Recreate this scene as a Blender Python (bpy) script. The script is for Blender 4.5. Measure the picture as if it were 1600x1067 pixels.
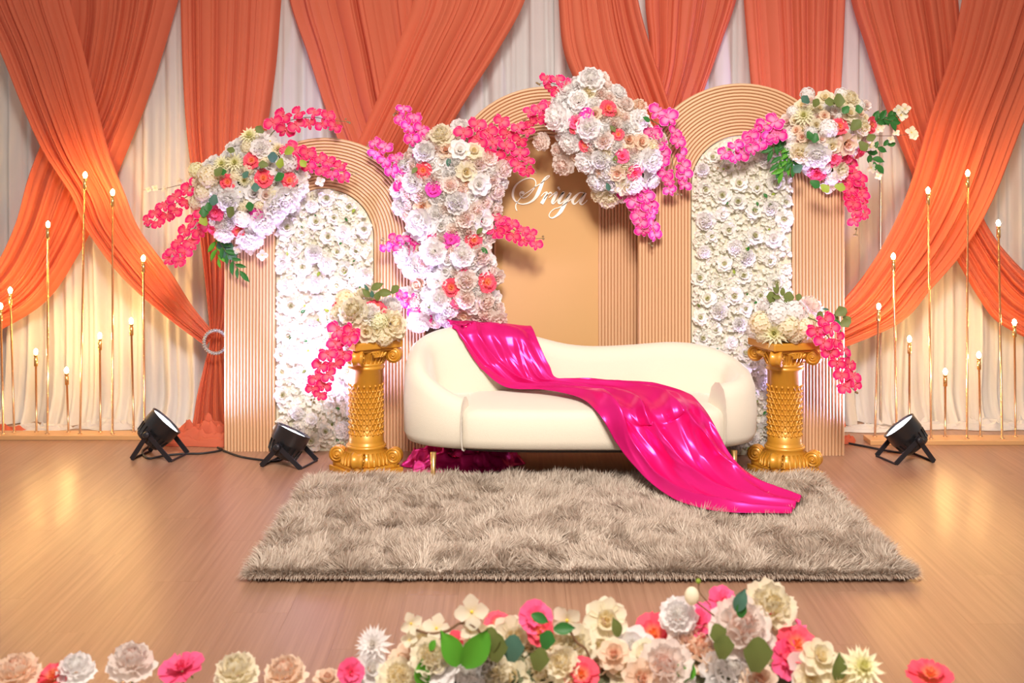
import bpy, math, random
import numpy as np
from mathutils import Vector, Matrix, noise as mn

for o in list(bpy.data.objects):
    bpy.data.objects.remove(o)
S = bpy.context.scene
C = S.collection
PI = math.pi

# ------------------------------------------------------------------ camera
F, CH, HV = 2000.0, 1.62, 250.0            # focal length in px (1600 wide), camera height, horizon row
cd = bpy.data.cameras.new('camera'); cam = bpy.data.objects.new('camera', cd); C.objects.link(cam)
cam.location = (0, 0, CH); cam.rotation_euler = (PI/2, 0, 0)
cd.sensor_width = 36; cd.lens = 36*F/1600; cd.shift_y = -(533.5-HV)/1600
cd.dof.use_dof = True; cd.dof.focus_distance = 6.7; cd.dof.aperture_fstop = 5.0
cd.clip_end = 60
S.camera = cam
# ------------------------------------------------------------------ world, large lights, exposure
W = bpy.data.worlds.new('hall'); S.world = W; W.use_nodes = True
W.node_tree.nodes['Background'].inputs[0].default_value = (1.0, 0.86, 0.80, 1)
W.node_tree.nodes['Background'].inputs[1].default_value = 0.36
def area(name, loc, target, size, power, col):
    l = bpy.data.lights.new(name, 'AREA'); l.shape = 'DISK'; l.size = size; l.energy = power; l.color = col
    o = bpy.data.objects.new(name, l); C.objects.link(o); o.location = loc
    o.rotation_euler = (Vector(target)-Vector(loc)).to_track_quat('-Z', 'Y').to_euler()
    return o
def downlight(name, loc, target, power, col, size, soft):
    l = bpy.data.lights.new(name, 'SPOT'); l.energy = power; l.color = col; l.spot_size = math.radians(size); l.spot_blend = 1.0; l.shadow_soft_size = soft
    o = bpy.data.objects.new(name, l); C.objects.link(o); o.location = loc
    o.rotation_euler = (Vector(target)-Vector(loc)).to_track_quat('-Z', 'Y').to_euler()
downlight('ceiling_downlight_offscreen', (0.5, 0.8, 4.6), (0.25, 6.6, 0.65), 1500, (1.0, 0.92, 0.85), 58, 0.9)
area('ceiling_fill_offscreen', (0.0, 0.6, 4.6), (0.1, 3.0, 0.0), 0.9, 210, (1.0, 0.90, 0.80))  # unseen fill added to brighten the foreground flowers, standing for hall ceiling lamps
S.view_settings.view_transform = 'Standard'; S.view_settings.look = 'None'
S.view_settings.gamma = 1; S.view_settings.use_curve_mapping = False
S.view_settings.exposure = 0.42

# ------------------------------------------------------------------ helpers
def P(u, v, d):
    return Vector(((u-800)/F*d, d, CH-(v-HV)/F*d))
def PZ(u, v, z=0.0):
    return P(u, v, (CH-z)*F/(v-HV))

def nodes(m): return m.node_tree.nodes, m.node_tree.links
def mat(name, col, rough=0.6, metal=0.0, var=0.0, scale=20, bump=0.0, bscale=60, sheen=0.0, coat=0.0):
    m = bpy.data.materials.new(name); m.use_nodes = True
    n, l = nodes(m); b = n['Principled BSDF']
    b.inputs['Base Color'].default_value = (*col, 1)
    b.inputs['Roughness'].default_value = rough; b.inputs['Metallic'].default_value = metal
    b.inputs['Sheen Weight'].default_value = sheen; b.inputs['Coat Weight'].default_value = coat
    tc = n.new('ShaderNodeTexCoord')
    if var > 0:
        t = n.new('ShaderNodeTexNoise'); t.inputs['Scale'].default_value = scale; t.inputs['Detail'].default_value = 4
        l.new(tc.outputs['Object'], t.inputs['Vector'])
        mx = n.new('ShaderNodeMix'); mx.data_type = 'RGBA'
        mx.inputs[6].default_value = (*[c*(1-var) for c in col], 1); mx.inputs[7].default_value = (*[min(1, c*(1+var)) for c in col], 1)
        l.new(t.outputs['Fac'], mx.inputs[0]); l.new(mx.outputs[2], b.inputs['Base Color'])
    if bump > 0:
        t = n.new('ShaderNodeTexNoise'); t.inputs['Scale'].default_value = bscale
        l.new(tc.outputs['Object'], t.inputs['Vector'])
        bp = n.new('ShaderNodeBump'); bp.inputs['Strength'].default_value = bump; bp.inputs['Distance'].default_value = 0.01
        l.new(t.outputs['Fac'], bp.inputs['Height']); l.new(bp.outputs['Normal'], b.inputs['Normal'])
    return m

def cloth_mat(name, col, transl=0.3, clear=0.0, rough=0.8, weave=900):
    m = mat(name, col, rough, var=0.06, scale=6)
    n, l = nodes(m); b = n['Principled BSDF']; out = n['Material Output']
    b.inputs['Specular IOR Level'].default_value = 0.15
    tr = n.new('ShaderNodeBsdfTranslucent'); tr.inputs[0].default_value = (*col, 1)
    a = n.new('ShaderNodeMixShader'); a.inputs[0].default_value = transl
    l.new(b.outputs[0], a.inputs[1]); l.new(tr.outputs[0], a.inputs[2])
    last = a
    if clear > 0:
        tp = n.new('ShaderNodeBsdfTransparent'); c = n.new('ShaderNodeMixShader'); c.inputs[0].default_value = clear
        l.new(a.outputs[0], c.inputs[1]); l.new(tp.outputs[0], c.inputs[2]); last = c
    l.new(last.outputs[0], out.inputs[0])
    return m

def petal_mat(name, outer, inner, transl=0.25, rough=0.55, edge=None):
    m = bpy.data.materials.new(name); m.use_nodes = True
    n, l = nodes(m); b = n['Principled BSDF']; out = n['Material Output']
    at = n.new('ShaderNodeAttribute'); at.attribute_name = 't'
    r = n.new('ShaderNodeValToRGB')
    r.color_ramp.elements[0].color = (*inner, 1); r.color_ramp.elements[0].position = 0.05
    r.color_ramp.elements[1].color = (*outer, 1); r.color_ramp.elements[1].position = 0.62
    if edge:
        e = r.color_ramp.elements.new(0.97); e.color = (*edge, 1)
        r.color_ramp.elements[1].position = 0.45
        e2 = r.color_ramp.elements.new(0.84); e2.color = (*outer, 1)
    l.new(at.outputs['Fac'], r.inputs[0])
    hs = n.new('ShaderNodeHueSaturation'); oi = n.new('ShaderNodeObjectInfo')
    mr = n.new('ShaderNodeMapRange'); mr.inputs[3].default_value = 0.92; mr.inputs[4].default_value = 1.04
    l.new(oi.outputs['Random'], mr.inputs[0]); l.new(mr.outputs[0], hs.inputs['Value']); l.new(r.outputs[0], hs.inputs['Color'])
    l.new(hs.outputs[0], b.inputs['Base Color']); b.inputs['Roughness'].default_value = rough
    b.inputs['Specular IOR Level'].default_value = 0.25
    tr = n.new('ShaderNodeBsdfTranslucent'); l.new(hs.outputs[0], tr.inputs[0])
    a = n.new('ShaderNodeMixShader'); a.inputs[0].default_value = transl
    l.new(b.outputs[0], a.inputs[1]); l.new(tr.outputs[0], a.inputs[2]); l.new(a.outputs[0], out.inputs[0])
    return m

def emit_mat(name, col, strength):
    m = bpy.data.materials.new(name); m.use_nodes = True
    n, l = nodes(m); b = n['Principled BSDF']
    b.inputs['Base Color'].default_value = (*col, 1)
    b.inputs['Emission Color'].default_value = (*col, 1); b.inputs['Emission Strength'].default_value = strength
    return m

class MB:
    """collects shapes; build() links them as one mesh object"""
    def __init__(s): s.v = []; s.f = []; s.t = []; s.mi = []
    def add(s, vs, fs, t=None, mi=0):
        o = len(s.v); s.v += [tuple(p) for p in vs]; s.f += [tuple(i+o for i in f) for f in fs]
        s.t += list(t) if t is not None else [0.0]*len(vs); s.mi += [mi]*len(fs)
    def grid(s, pts, nu, nv, t=None, mi=0, close_u=False):
        fs = []
        for j in range(nv-1):
            for i in range(nu if close_u else nu-1):
                i2 = (i+1) % nu
                fs.append((j*nu+i, j*nu+i2, (j+1)*nu+i2, (j+1)*nu+i))
        s.add(pts, fs, t, mi)
    def box(s, x0, x1, y0, y1, z0, z1, M=None, mi=0):
        vs = [Vector((x, y, z)) for z in (z0, z1) for y in (y0, y1) for x in (x0, x1)]
        if M is not None: vs = [M @ p for p in vs]
        s.add(vs, [(0, 2, 3, 1), (4, 5, 7, 6), (0, 1, 5, 4), (2, 6, 7, 3), (0, 4, 6, 2), (1, 3, 7, 5)], mi=mi)
    def lathe(s, prof, n=24, M=None, mi=0, cap=True):
        pts = []
        for r, z in prof:
            for i in range(n):
                a = 2*PI*i/n; pts.append(Vector((r*math.cos(a), r*math.sin(a), z)))
        if M is not None: pts = [M @ p for p in pts]
        o = len(s.v); s.grid(pts, n, len(prof), mi=mi, close_u=True)
        if cap:
            s.f.append(tuple(o+i for i in range(n))[::-1]); s.f.append(tuple(o+(len(prof)-1)*n+i for i in range(n))); s.mi += [mi, mi]
    def tube(s, path, r, n=8, mi=0, t=0.0, cap=True):
        path = [Vector(p) for p in path]; m = len(path)
        rr = r if isinstance(r, (list, tuple)) else [r]*m
        pts = []; up = Vector((0, 0, 1)); prev = None
        for k in range(m):
            d = (path[min(k+1, m-1)]-path[max(k-1, 0)]).normalized()
            if prev is None:
                a = d.cross(up if abs(d.z) < .9 else Vector((1, 0, 0))).normalized()
            else:
                a = (prev-d*prev.dot(d)).normalized()
            prev = a; b = d.cross(a)
            for i in range(n):
                an = 2*PI*i/n; pts.append(path[k]+(a*math.cos(an)+b*math.sin(an))*rr[k])
        o = len(s.v); s.grid(pts, n, m, [t]*len(pts), mi, True)
        if cap:
            s.f.append(tuple(o+i for i in range(n))); s.f.append(tuple(o+(m-1)*n+i for i in range(n))[::-1]); s.mi += [mi, mi]
    def ball(s, c, r, nu=10, nv=6, mi=0, t=0.0, sc=(1, 1, 1)):
        pts = []
        for j in range(nv+1):
            th = PI*j/nv
            for i in range(nu):
                a = 2*PI*i/nu
                pts.append((c[0]+r*sc[0]*math.sin(th)*math.cos(a), c[1]+r*sc[1]*math.sin(th)*math.sin(a), c[2]-r*sc[2]*math.cos(th)))
        s.grid(pts, nu, nv+1, [t]*len(pts), mi, True)
    def mesh(s, name, mats, smooth=True):
        me = bpy.data.meshes.new(name); me.from_pydata(s.v, [], s.f)
        for m in (mats if isinstance(mats, (list, tuple)) else [mats]): me.materials.append(m)
        if any(s.mi): me.polygons.foreach_set('material_index', s.mi)
        a = me.attributes.new('t', 'FLOAT', 'POINT'); a.data.foreach_set('value', s.t)
        me.polygons.foreach_set('use_smooth', [smooth]*len(me.polygons)); me.update()
        return me
    def build(s, name, mats, parent=None, smooth=True, loc=(0, 0, 0)):
        return link(name, s.mesh(name, mats, smooth), parent, Vector(loc))

WL = {}
def link(name, me, parent=None, wloc=Vector((0, 0, 0)), rot=None, scale=None):
    """me is in coordinates relative to the world point wloc"""
    o = bpy.data.objects.new(name, me); C.objects.link(o)
    WL[o.name] = Vector(wloc)
    if parent is not None:
        o.parent = parent; o.location = Vector(wloc)-WL[parent.name]
    else: o.location = wloc
    if rot is not None: o.rotation_euler = rot.to_euler() if isinstance(rot, Matrix) else rot
    if scale is not None: o.scale = (scale, scale, scale) if not isinstance(scale, (tuple, list)) else scale
    return o
def rel(o_loc, pts): return [Vector(p)-Vector(o_loc) for p in pts]
def tag(o, label, cat, group=None, kind=None):
    o['label'] = label; o['category'] = cat
    if group: o['group'] = group
    if kind: o['kind'] = kind
    return o
def empty(name, loc, label=None, cat=None, group=None):
    o = link(name, None, None, Vector(loc)); o.empty_display_size = 0.05
    if label: tag(o, label, cat, group)
    return o
def bevel(o, w=0.004, seg=2):
    m = o.modifiers.new('bevel', 'BEVEL'); m.width = w; m.segments = seg; m.limit_method = 'ANGLE'; m.angle_limit = 0.6
    return o
def frame(z, spin=0.0):
    """rotation matrix whose +Z is z"""
    z = Vector(z).normalized()
    return z.to_track_quat('Z', 'Y').to_matrix() @ Matrix.Rotation(spin, 3, 'Z')
def catmull(pts, n):
    """n samples through a list of equal-length tuples"""
    A = np.array(pts, float); m = len(A); out = []
    for k in range(n):
        x = k/(n-1)*(m-1); i = min(int(x), m-2); f = x-i
        p0, p1, p2, p3 = A[max(i-1, 0)], A[i], A[i+1], A[min(i+2, m-1)]
        out.append(0.5*((2*p1)+(p2-p0)*f+(2*p0-5*p1+4*p2-p3)*f*f+(3*p1-p0-3*p2+p3)*f**3))
    return np.array(out)
def curve_at(pts, y):
    """x of an edge given as [(x, y)...] with growing y, smoothed"""
    ys = [p[1] for p in pts]; xs = [p[0] for p in pts]
    return float(np.interp(y, ys, xs))
def nz(x, y, z=0.0): return mn.noise(Vector((x, y, z)))

# ------------------------------------------------------------------ materials
M = {}
M['coral'] = cloth_mat('coral_chiffon', (0.76, 0.195, 0.105), 0.38, 0.06)
M['sheer'] = cloth_mat('white_sheer', (0.74, 0.722, 0.705), 0.30, 0.0)
M['satin'] = mat('pink_satin', (0.74, 0.0103, 0.189), 0.30, 0.45, var=0.05, scale=4)
nodes(M['satin'])[0]['Principled BSDF'].inputs['Specular IOR Level'].default_value = 0.9
nodes(M['satin'])[0]['Principled BSDF'].inputs['Specular Tint'].default_value = (1.0, 0.45, 0.8, 1)
M['arch'] = mat('peach_moulding', (0.65, 0.40, 0.225), 0.42, 0.0, var=0.03, scale=3)
M['arch_flat'] = mat('tan_board', (0.554, 0.319, 0.122), 0.6, 0.0, var=0.02, scale=2)
M['letter'] = mat('cream_lettering', (0.97, 0.93, 0.84), 0.5)
M['boucle'] = mat('cream_upholstery', (0.71, 0.64, 0.51), 0.85, var=0.02, scale=5, bump=0.25, bscale=350, sheen=0.4)
M['brass'] = mat('brass', (0.80, 0.52, 0.20), 0.24, 0.95)
M['copper'] = mat('rose_gold_metal', (0.78, 0.46, 0.24), 0.26, 0.9)
M['standbase'] = mat('gold_paint', (0.72, 0.42, 0.18), 0.4, 0.35)
M['gold'] = mat('gold_plastic', (0.60, 0.275, 0.025), 0.40, 0.22, var=0.10, scale=9, coat=0.3)
M['black'] = mat('black_metal', (0.012, 0.012, 0.016), 0.42)
M['rubber'] = mat('black_cable', (0.01, 0.01, 0.011), 0.5)
M['dark'] = mat('dark_board', (0.05, 0.035, 0.03), 0.7)
M['moss'] = mat('dark_moss', (0.09, 0.10, 0.05), 0.9, var=0.4, scale=60)
M['wall'] = mat('hall_wall', (0.45, 0.40, 0.36), 0.8, var=0.03, scale=2)
M['stones'] = mat('rhinestones', (0.85, 0.82, 0.78), 0.12, 0.8)
M['steel'] = mat('grey_pipe', (0.45, 0.43, 0.42), 0.35, 0.8)
M['stem'] = mat('green_stem', (0.10, 0.13, 0.03), 0.6)
M['twig'] = mat('brown_twig', (0.16, 0.08, 0.035), 0.7)
M['planter'] = mat('white_planter', (0.75, 0.72, 0.68), 0.5)
M['leaf'] = petal_mat('green_leaf', (0.035, 0.17, 0.035), (0.04, 0.17, 0.035), 0.2, 0.45)
M['euc'] = petal_mat('eucalyptus_leaf', (0.15, 0.19, 0.05), (0.15, 0.18, 0.05), 0.2, 0.55)
M['teal'] = petal_mat('blue_green_leaf', (0.07, 0.17, 0.12), (0.07, 0.16, 0.11), 0.2, 0.5)
M['lime'] = petal_mat('lime_leaf', (0.32, 0.42, 0.05), (0.31, 0.41, 0.05), 0.25, 0.5)
M['bright'] = petal_mat('bright_green_leaf', (0.10, 0.36, 0.03), (0.10, 0.35, 0.03), 0.25, 0.45)
M['white'] = petal_mat('white_petal', (0.95, 0.93, 0.92), (0.95, 0.91, 0.85), .5)
M['blush'] = petal_mat('blush_petal', (0.95, 0.86, 0.80), (0.93, 0.64, 0.54), .5)
M['cream'] = petal_mat('cream_petal', (0.94, 0.88, 0.70), (0.92, 0.78, 0.45), .5)
M['peach'] = petal_mat('peach_petal', (0.94, 0.76, 0.60), (0.88, 0.48, 0.32), .45)
M['lemon'] = petal_mat('lemon_petal', (0.93, 0.90, 0.66), (0.84, 0.82, 0.36), .45)
M['coralf'] = petal_mat('coral_pink_petal', (0.92, 0.10, 0.16), (0.95, 0.42, 0.14))
M['pink'] = petal_mat('rose_pink_petal', (0.93, 0.13, 0.30), (0.90, 0.10, 0.20))
M['magenta'] = petal_mat('magenta_petal', (0.88, 0.06, 0.48), (0.92, 0.20, 0.55))
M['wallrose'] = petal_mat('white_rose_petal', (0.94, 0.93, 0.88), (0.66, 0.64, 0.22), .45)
M['orchid'] = petal_mat('magenta_orchid', (0.80, 0.008, 0.15), (0.90, 0.16, 0.22), edge=(0.92, 0.30, 0.46))
M['orchid2'] = petal_mat('violet_orchid', (0.80, 0.010, 0.28), (0.90, 0.30, 0.50), edge=(0.94, 0.42, 0.68))
M['stamen'] = mat('yellow_stamen', (0.75, 0.55, 0.06), 0.7)
M['bud'] = mat('orchid_bud', (0.24, 0.16, 0.07), 0.6)
M['bulb'] = emit_mat('lit_bulb', (1.0, 0.60, 0.20), 380)
M['lens'] = emit_mat('lit_lens', (0.80, 0.88, 1.0), 9)
M['blue'] = mat('black_housing', (0.014, 0.014, 0.016), 0.35, 0.1, coat=0.3)

def wood():
    m = bpy.data.materials.new('wood_plank'); m.use_nodes = True
    n, l = nodes(m); b = n['Principled BSDF']
    g = n.new('ShaderNodeNewGeometry'); oi = n.new('ShaderNodeObjectInfo')
    off = n.new('ShaderNodeVectorMath'); off.operation = 'ADD'
    sc = n.new('ShaderNodeVectorMath'); sc.operation = 'SCALE'; sc.inputs[3].default_value = 1
    cx = n.new('ShaderNodeCombineXYZ'); mu = n.new('ShaderNodeMath'); mu.operation = 'MULTIPLY'; mu.inputs[1].default_value = 37
    l.new(oi.outputs['Random'], mu.inputs[0]); l.new(mu.outputs[0], cx.inputs[2])
    l.new(g.outputs['Position'], off.inputs[0]); l.new(cx.outputs[0], off.inputs[1])
    mp = n.new('ShaderNodeMapping'); mp.inputs['Scale'].default_value = (70, 1.1, 1); l.new(off.outputs[0], mp.inputs[0])
    t = n.new('ShaderNodeTexNoise'); t.inputs['Scale'].default_value = 1.0; t.inputs['Detail'].default_value = 6; t.inputs['Roughness'].default_value = 0.6
    l.new(mp.outputs[0], t.inputs['Vector'])
    r = n.new('ShaderNodeValToRGB'); r.color_ramp.elements[0].position = 0.30; r.color_ramp.elements[1].position = 0.72
    r.color_ramp.elements[0].color = (0.26, 0.138, 0.084, 1); r.color_ramp.elements[1].color = (0.37, 0.21, 0.132, 1)
    l.new(t.outputs['Fac'], r.inputs[0])
    hs = n.new('ShaderNodeHueSaturation'); mr = n.new('ShaderNodeMapRange'); mr.inputs[3].default_value = 0.98; mr.inputs[4].default_value = 1.02
    l.new(oi.outputs['Random'], mr.inputs[0]); l.new(mr.outputs[0], hs.inputs['Value']); l.new(r.outputs[0], hs.inputs['Color'])
    l.new(hs.outputs[0], b.inputs['Base Color'])
    b.inputs['Roughness'].default_value = 0.34; b.inputs['Specular IOR Level'].default_value = 0.5
    bp = n.new('ShaderNodeBump'); bp.inputs['Strength'].default_value = 0.08; bp.inputs['Distance'].default_value = 0.004
    l.new(t.outputs['Fac'], bp.inputs['Height']); l.new(bp.outputs['Normal'], b.inputs['Normal'])
    return m
M['wood'] = wood()

# ================================================================== STRUCTURE
fl = MB(); fl.box(-5.2, 5.2, -1.5, 8.3, -0.10, -0.013); floor = fl.build('floor', M['wood'], smooth=False); floor['kind'] = 'structure'
pm = MB(); pm.box(-0.0998, 0.0998, -0.6997, 0.6997, -0.013, 0); pmesh = pm.mesh('floor_plank', M['wood'], False)
for i in range(52):
    for j in range(5):
        y0 = 2.2+j*1.4+(i*0.53 % 1.4)-0.35; y1 = min(y0+1.4, 8.19)
        if y1-y0 < .03: continue
        k = (y1-y0)/1.4
        link('floor_plank', pmesh, floor, Vector((-5.1+0.2*i, (y0+y1)/2, 0)), None, (1, k, 1))
wb = MB(); wb.box(-5.2, 5.2, 8.2, 8.3, 0, 4.0); w = wb.build('wall_back', M['wall'], smooth=False); w['kind'] = 'structure'

# ------------------------------------------------------------------ white curtains
def white_curtain(x0, x1, seed, label):
    rng = random.Random(seed); d0 = 7.88+(.05 if seed % 2 else 0)
    nu, nt = 110, 40; ks = [(rng.uniform(5, 8), .016), (rng.uniform(10, 15), .014), (rng.uniform(19, 27), .010), (rng.uniform(33, 42), .004)]
    ph = [rng.uniform(0, 7) for _ in ks]
    pts = []
    for j in range(nt):
        t = j/(nt-1); z = 3.35*(1-t)+0.004
        for i in range(nu):
            u = i/(nu-1); s = u+0.012*nz(u*5, t*2.2, seed)*(1+2*t)
            y = sum(a*math.sin(2*PI*k*s*(x1-x0)/1.6+p+1.2*nz(t*1.3, k, seed)) for (k, a), p in zip(ks, ph))
            fl_ = max(0, (0.22-z)/0.22)
            y = y*(1+1.2*t*t)-0.10*fl_**2*(1+1.0*nz(u*14, seed))
            pts.append((x0+(x1-x0)*u+0.006*nz(u*30, t*4, seed), d0+y, z))
    b = MB(); loc = Vector(((x0+x1)/2, d0, 0)); b.grid(rel(loc, pts), nu, nt)
    o = b.build('sheer_curtain', M['sheer'], loc=loc)
    tag(o, label, 'curtain', 'white backdrop curtain panels')
for k, (a, b_, lab) in enumerate([(-4.2, -2.64, 'white pleated curtain panel behind bulb poles, farther from the rhinestone ring'), (-2.74, -1.14, 'white pleated curtain panel behind the rhinestone ring and lowest arch'),
        (-1.24, 0.36, 'white pleated curtain panel behind the gap between lowest and lettered arches'), (0.26, 1.86, 'white pleated curtain panel behind the lettered and tallest arches'),
        (1.76, 3.34, 'white pleated curtain panel behind the bulb poles next to the tallest arch'), (3.24, 4.6, 'white pleated end curtain panel past the bulb poles beyond the tallest arch')]): white_curtain(a, b_, k+3, lab)

# ------------------------------------------------------------------ coral drapes
def heap(cx, cy, rx, ry, h, seed, nu=110, nr=36, freq=13.0, base=0.003):
    """crumpled cloth puddle on the floor"""
    pts = []
    for j in range(nr):
        r = 1-j/(nr-1)
        for i in range(nu):
            a = 2*PI*i/nu; rr = r*(1+0.28*nz(math.cos(a)*1.8, math.sin(a)*1.8, seed))
            x = math.cos(a)*rr*rx; y = math.sin(a)*rr*ry
            wx = x+.04*nz(x*9, y*9, seed+5); wy = y+.04*nz(x*9, y*9, seed+7)
            q = nz(wx*freq, wy*freq*1.3, seed); q2 = nz(wx*freq*2.1, wy*freq*2.4, seed+9)
            rid = max(0, 1-abs(q)*3.0)*.75+max(0, 1-abs(q2)*3.0)*.35
            rid = .6*rid+.55*(0.5+.5*math.cos(r*17+5*nz(x*5, y*5, seed+3)))**2
            env = min(1, (1-r)*7)**.6
            pts.append((cx+x+.02*nz(x*20, y*20, seed+2), cy+y, base+h*env*(0.18+.85*rid)*(1-.55*r)))
    return pts, nu, nr
def drape(name, left, right, d0, seed, label, n=240, nt=60, amp=0.062):
    """left / right: pixel edge curves [(x, y)] from top to bottom with equal count; knife-like pleats run along it"""
    n = 240; rng = random.Random(seed)
    L = catmull(left, nt); R = catmull(right, nt)
    def pleats(count):
        br = sorted([0, 1]+[min(.99, max(.01, (k+rng.uniform(-.42, .42))/count)) for k in range(1, count)])
        return br, [rng.uniform(.35, 1.0)*(1 if rng.random() < .8 else .2) for _ in br], [rng.choice([rng.uniform(.10, .25), rng.uniform(.75, .9), rng.uniform(.3, .7)]) for _ in br]
    A, B_ = pleats(6), pleats(13)
    def hgt(pl, u):
        br, am, pk = pl; u = min(.99999, max(0, u)); k = max(0, int(np.searchsorted(br, u, 'right'))-1); w_ = br[k+1]-br[k]+1e-6; q = (u-br[k])/w_
        q = q/pk[k] if q < pk[k] else (1-q)/(1-pk[k])
        return am[k]*(1-(1-q)**1.7)*min(1, w_*len(br))
    pts = []
    for j in range(nt):
        t = j/(nt-1); wm = math.hypot(*(R[j]-L[j]))*d0/F
        am = amp*min(1, 0.30+wm/0.5)
        for i in range(n):
            u = i/(n-1); s = u+0.035*nz(u*3, t*1.6, seed)*math.sin(PI*u)
            y = -1.0*hgt(A, s)-.55*hgt(B_, s+.012*nz(u*6, t*2.5, seed+3))+.25*math.sin(2*PI*u+seed)+.45
            q = L[j]*(1-u)+R[j]*u
            v = P(q[0], q[1], d0); v.y += am*y
            if v.z < 0.004: v.z = 0.004
            pts.append(v)
    b = MB(); loc = Vector((sum(p.x for p in pts)/len(pts), d0, 0)); b.grid(rel(loc, pts), n, nt)
    o = b.build(name, M['coral'], loc=loc)
    tag(o, label, 'drape')
    return o
dA = drape('coral_drape', [(-75, -90), (-40, 0), (0, 82), (34, 165), (67, 236), (111, 304), (135, 358), (189, 431), (256, 492), (322, 541)],
      [(95, -90), (108, 0), (130, 82), (150, 165), (172, 245), (195, 304), (217, 358), (266, 425), (300, 478), (336, 522)], 7.63, 11,
      'coral chiffon drape crossing over another, pulled to the rhinestone ring', n=90)
dB = drape('coral_drape', [(92, -90), (108, 0), (105, 80), (95, 150), (70, 210), (44, 277), (24, 350), (-10, 420), (-60, 480)],
      [(300, -90), (277, 0), (256, 74), (228, 160), (200, 230), (170, 300), (120, 400), (60, 480), (-60, 545)], 7.745, 12,
      'coral chiffon drape passing underneath, swept behind the lower bulb poles near the ring drape', n=90)
dC = drape('coral_drape', [(277, -90), (280, 0), (283, 100), (289, 200), (301, 300), (314, 400), (323, 480), (327, 533), (318, 570), (306, 620), (298, 665), (285, 692)],
      [(445, -90), (438, 0), (430, 100), (416, 200), (400, 300), (382, 400), (366, 480), (352, 533), (360, 570), (372, 620), (384, 665), (400, 700)], 7.70, 13,
      'straight hanging coral drape gathered by the rhinestone ring beside the lowest arch', n=90, nt=80)
dD = drape('coral_drape', [(440, -90), (451, 0), (478, 81), (501, 152), (519, 200), (545, 260), (580, 330), (620, 400)],
      [(640, -90), (648, 0), (655, 81), (662, 152), (670, 200), (680, 260), (695, 330), (715, 400)], 7.745, 14,
      'coral chiffon drape passing behind its crossing partner above the lowest arch', n=90)
dE = drape('coral_drape', [(650, -90), (645, 0), (618, 75), (592, 145), (570, 195), (540, 260), (505, 330), (470, 400)],
      [(840, -90), (820, 0), (778, 78), (735, 145), (704, 196), (665, 260), (620, 330), (570, 400)], 7.63, 15,
      'coral chiffon drape crossing in front between the lowest arch and lettered arch', n=90)
dF = drape('coral_drape', [(870, -90), (873, 0), (880, 75), (900, 130), (930, 190), (965, 260), (1000, 330)],
      [(985, -90), (998, 0), (1018, 75), (1036, 130), (1056, 190), (1080, 260), (1110, 330)], 7.63, 16,
      'coral chiffon drape in front, sweeping down behind the lettered arch flowers', n=90)
dG = drape('coral_drape', [(1010, -90), (1008, 0), (1014, 60), (1016, 110), (1005, 170), (985, 260), (960, 330)],
      [(1170, -90), (1151, 0), (1130, 60), (1112, 110), (1090, 170), (1060, 260), (1030, 330)], 7.745, 17,
      'coral chiffon drape sweeping under its partner towards the tallest arch', n=90)
dH = drape('coral_drape', [(1158, -90), (1163, 0), (1169, 75), (1176, 150), (1190, 240), (1215, 340), (1250, 450), (1285, 533), (1270, 620), (1255, 700)],
      [(1326, -90), (1322, 0), (1319, 75), (1315, 150), (1312, 240), (1309, 340), (1306, 450), (1304, 533), (1312, 620), (1330, 696)], 7.70, 18,
      'straight hanging coral drape behind the tallest arch', n=90, nt=80)
dI = drape('coral_drape', [(1318, -90), (1332, 0), (1354, 70), (1374, 135), (1399, 202), (1430, 278), (1465, 350), (1500, 412), (1531, 465), (1564, 506), (1640, 545)],
      [(1490, -90), (1500, 0), (1505, 70), (1507, 135), (1512, 202), (1522, 270), (1535, 330), (1556, 370), (1580, 400), (1610, 430), (1670, 480)], 7.745, 19,
      'coral chiffon drape passing underneath, swept behind the bulb poles right of tallest arch', n=90)
dI['label'] = 'coral chiffon drape passing underneath its partner behind the upright bulb poles'
dJ = drape('coral_drape', [(1520, -90), (1506, 0), (1487, 90), (1456, 180), (1424, 290), (1391, 366), (1354, 428), (1321, 469), (1290, 500)],
      [(1720, -90), (1680, 0), (1640, 100), (1600, 200), (1556, 310), (1510, 391), (1457, 453), (1407, 506), (1300, 552)], 7.63, 20,
      'coral chiffon drape crossing in front, pulled behind the tallest arch', n=90)
dB['label'] = 'coral chiffon drape passing under the one pulled to the rhinestone ring'
def cloth_puddle(name, pts3, material, parent):
    pts, nu, nr = pts3; b = MB(); b.grid(rel(WL[parent.name], pts), nu, nr, close_u=True)
    return b.build(name, material, parent, loc=WL[parent.name])
q = PZ(322, 690); cloth_puddle('hem_puddle', heap(q.x, q.y+.02, 0.32, 0.17, 0.14, 3.3, freq=10), M['coral'], dC)
q = PZ(4, 676); cloth_puddle('hem_puddle', heap(q.x-.05, 7.635, 0.18, 0.05, 0.05, 5.3), M['coral'], dB)
q = PZ(1324, 690); cloth_puddle('hem_puddle', heap(q.x-.04, q.y, 0.09, 0.08, 0.05, 8.3), M['coral'], dH)
wcs = sorted([o for o in C.objects if o.name.startswith('sheer_curtain')], key=lambda o: o.location.x)
for (x, y, rx, h, k) in [(165, 672, .20, .05, 0), (60, 674, .2, .03, 0), (250, 676, .16, .03, 0), (1535, 673, .22, .06, 4), (1450, 672, .2, .04, 4), (1600, 672, .2, .05, 4), (1355, 676, .2, .03, 3)]:
    q = PZ(x, y); par = min(wcs, key=lambda o: abs(o.location.x-q.x))
    cloth_puddle('hem_puddle', heap(q.x, q.y+.06, rx, 0.075, h*1.3, x*.1, 70, 20), M['sheer'], par)

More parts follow.
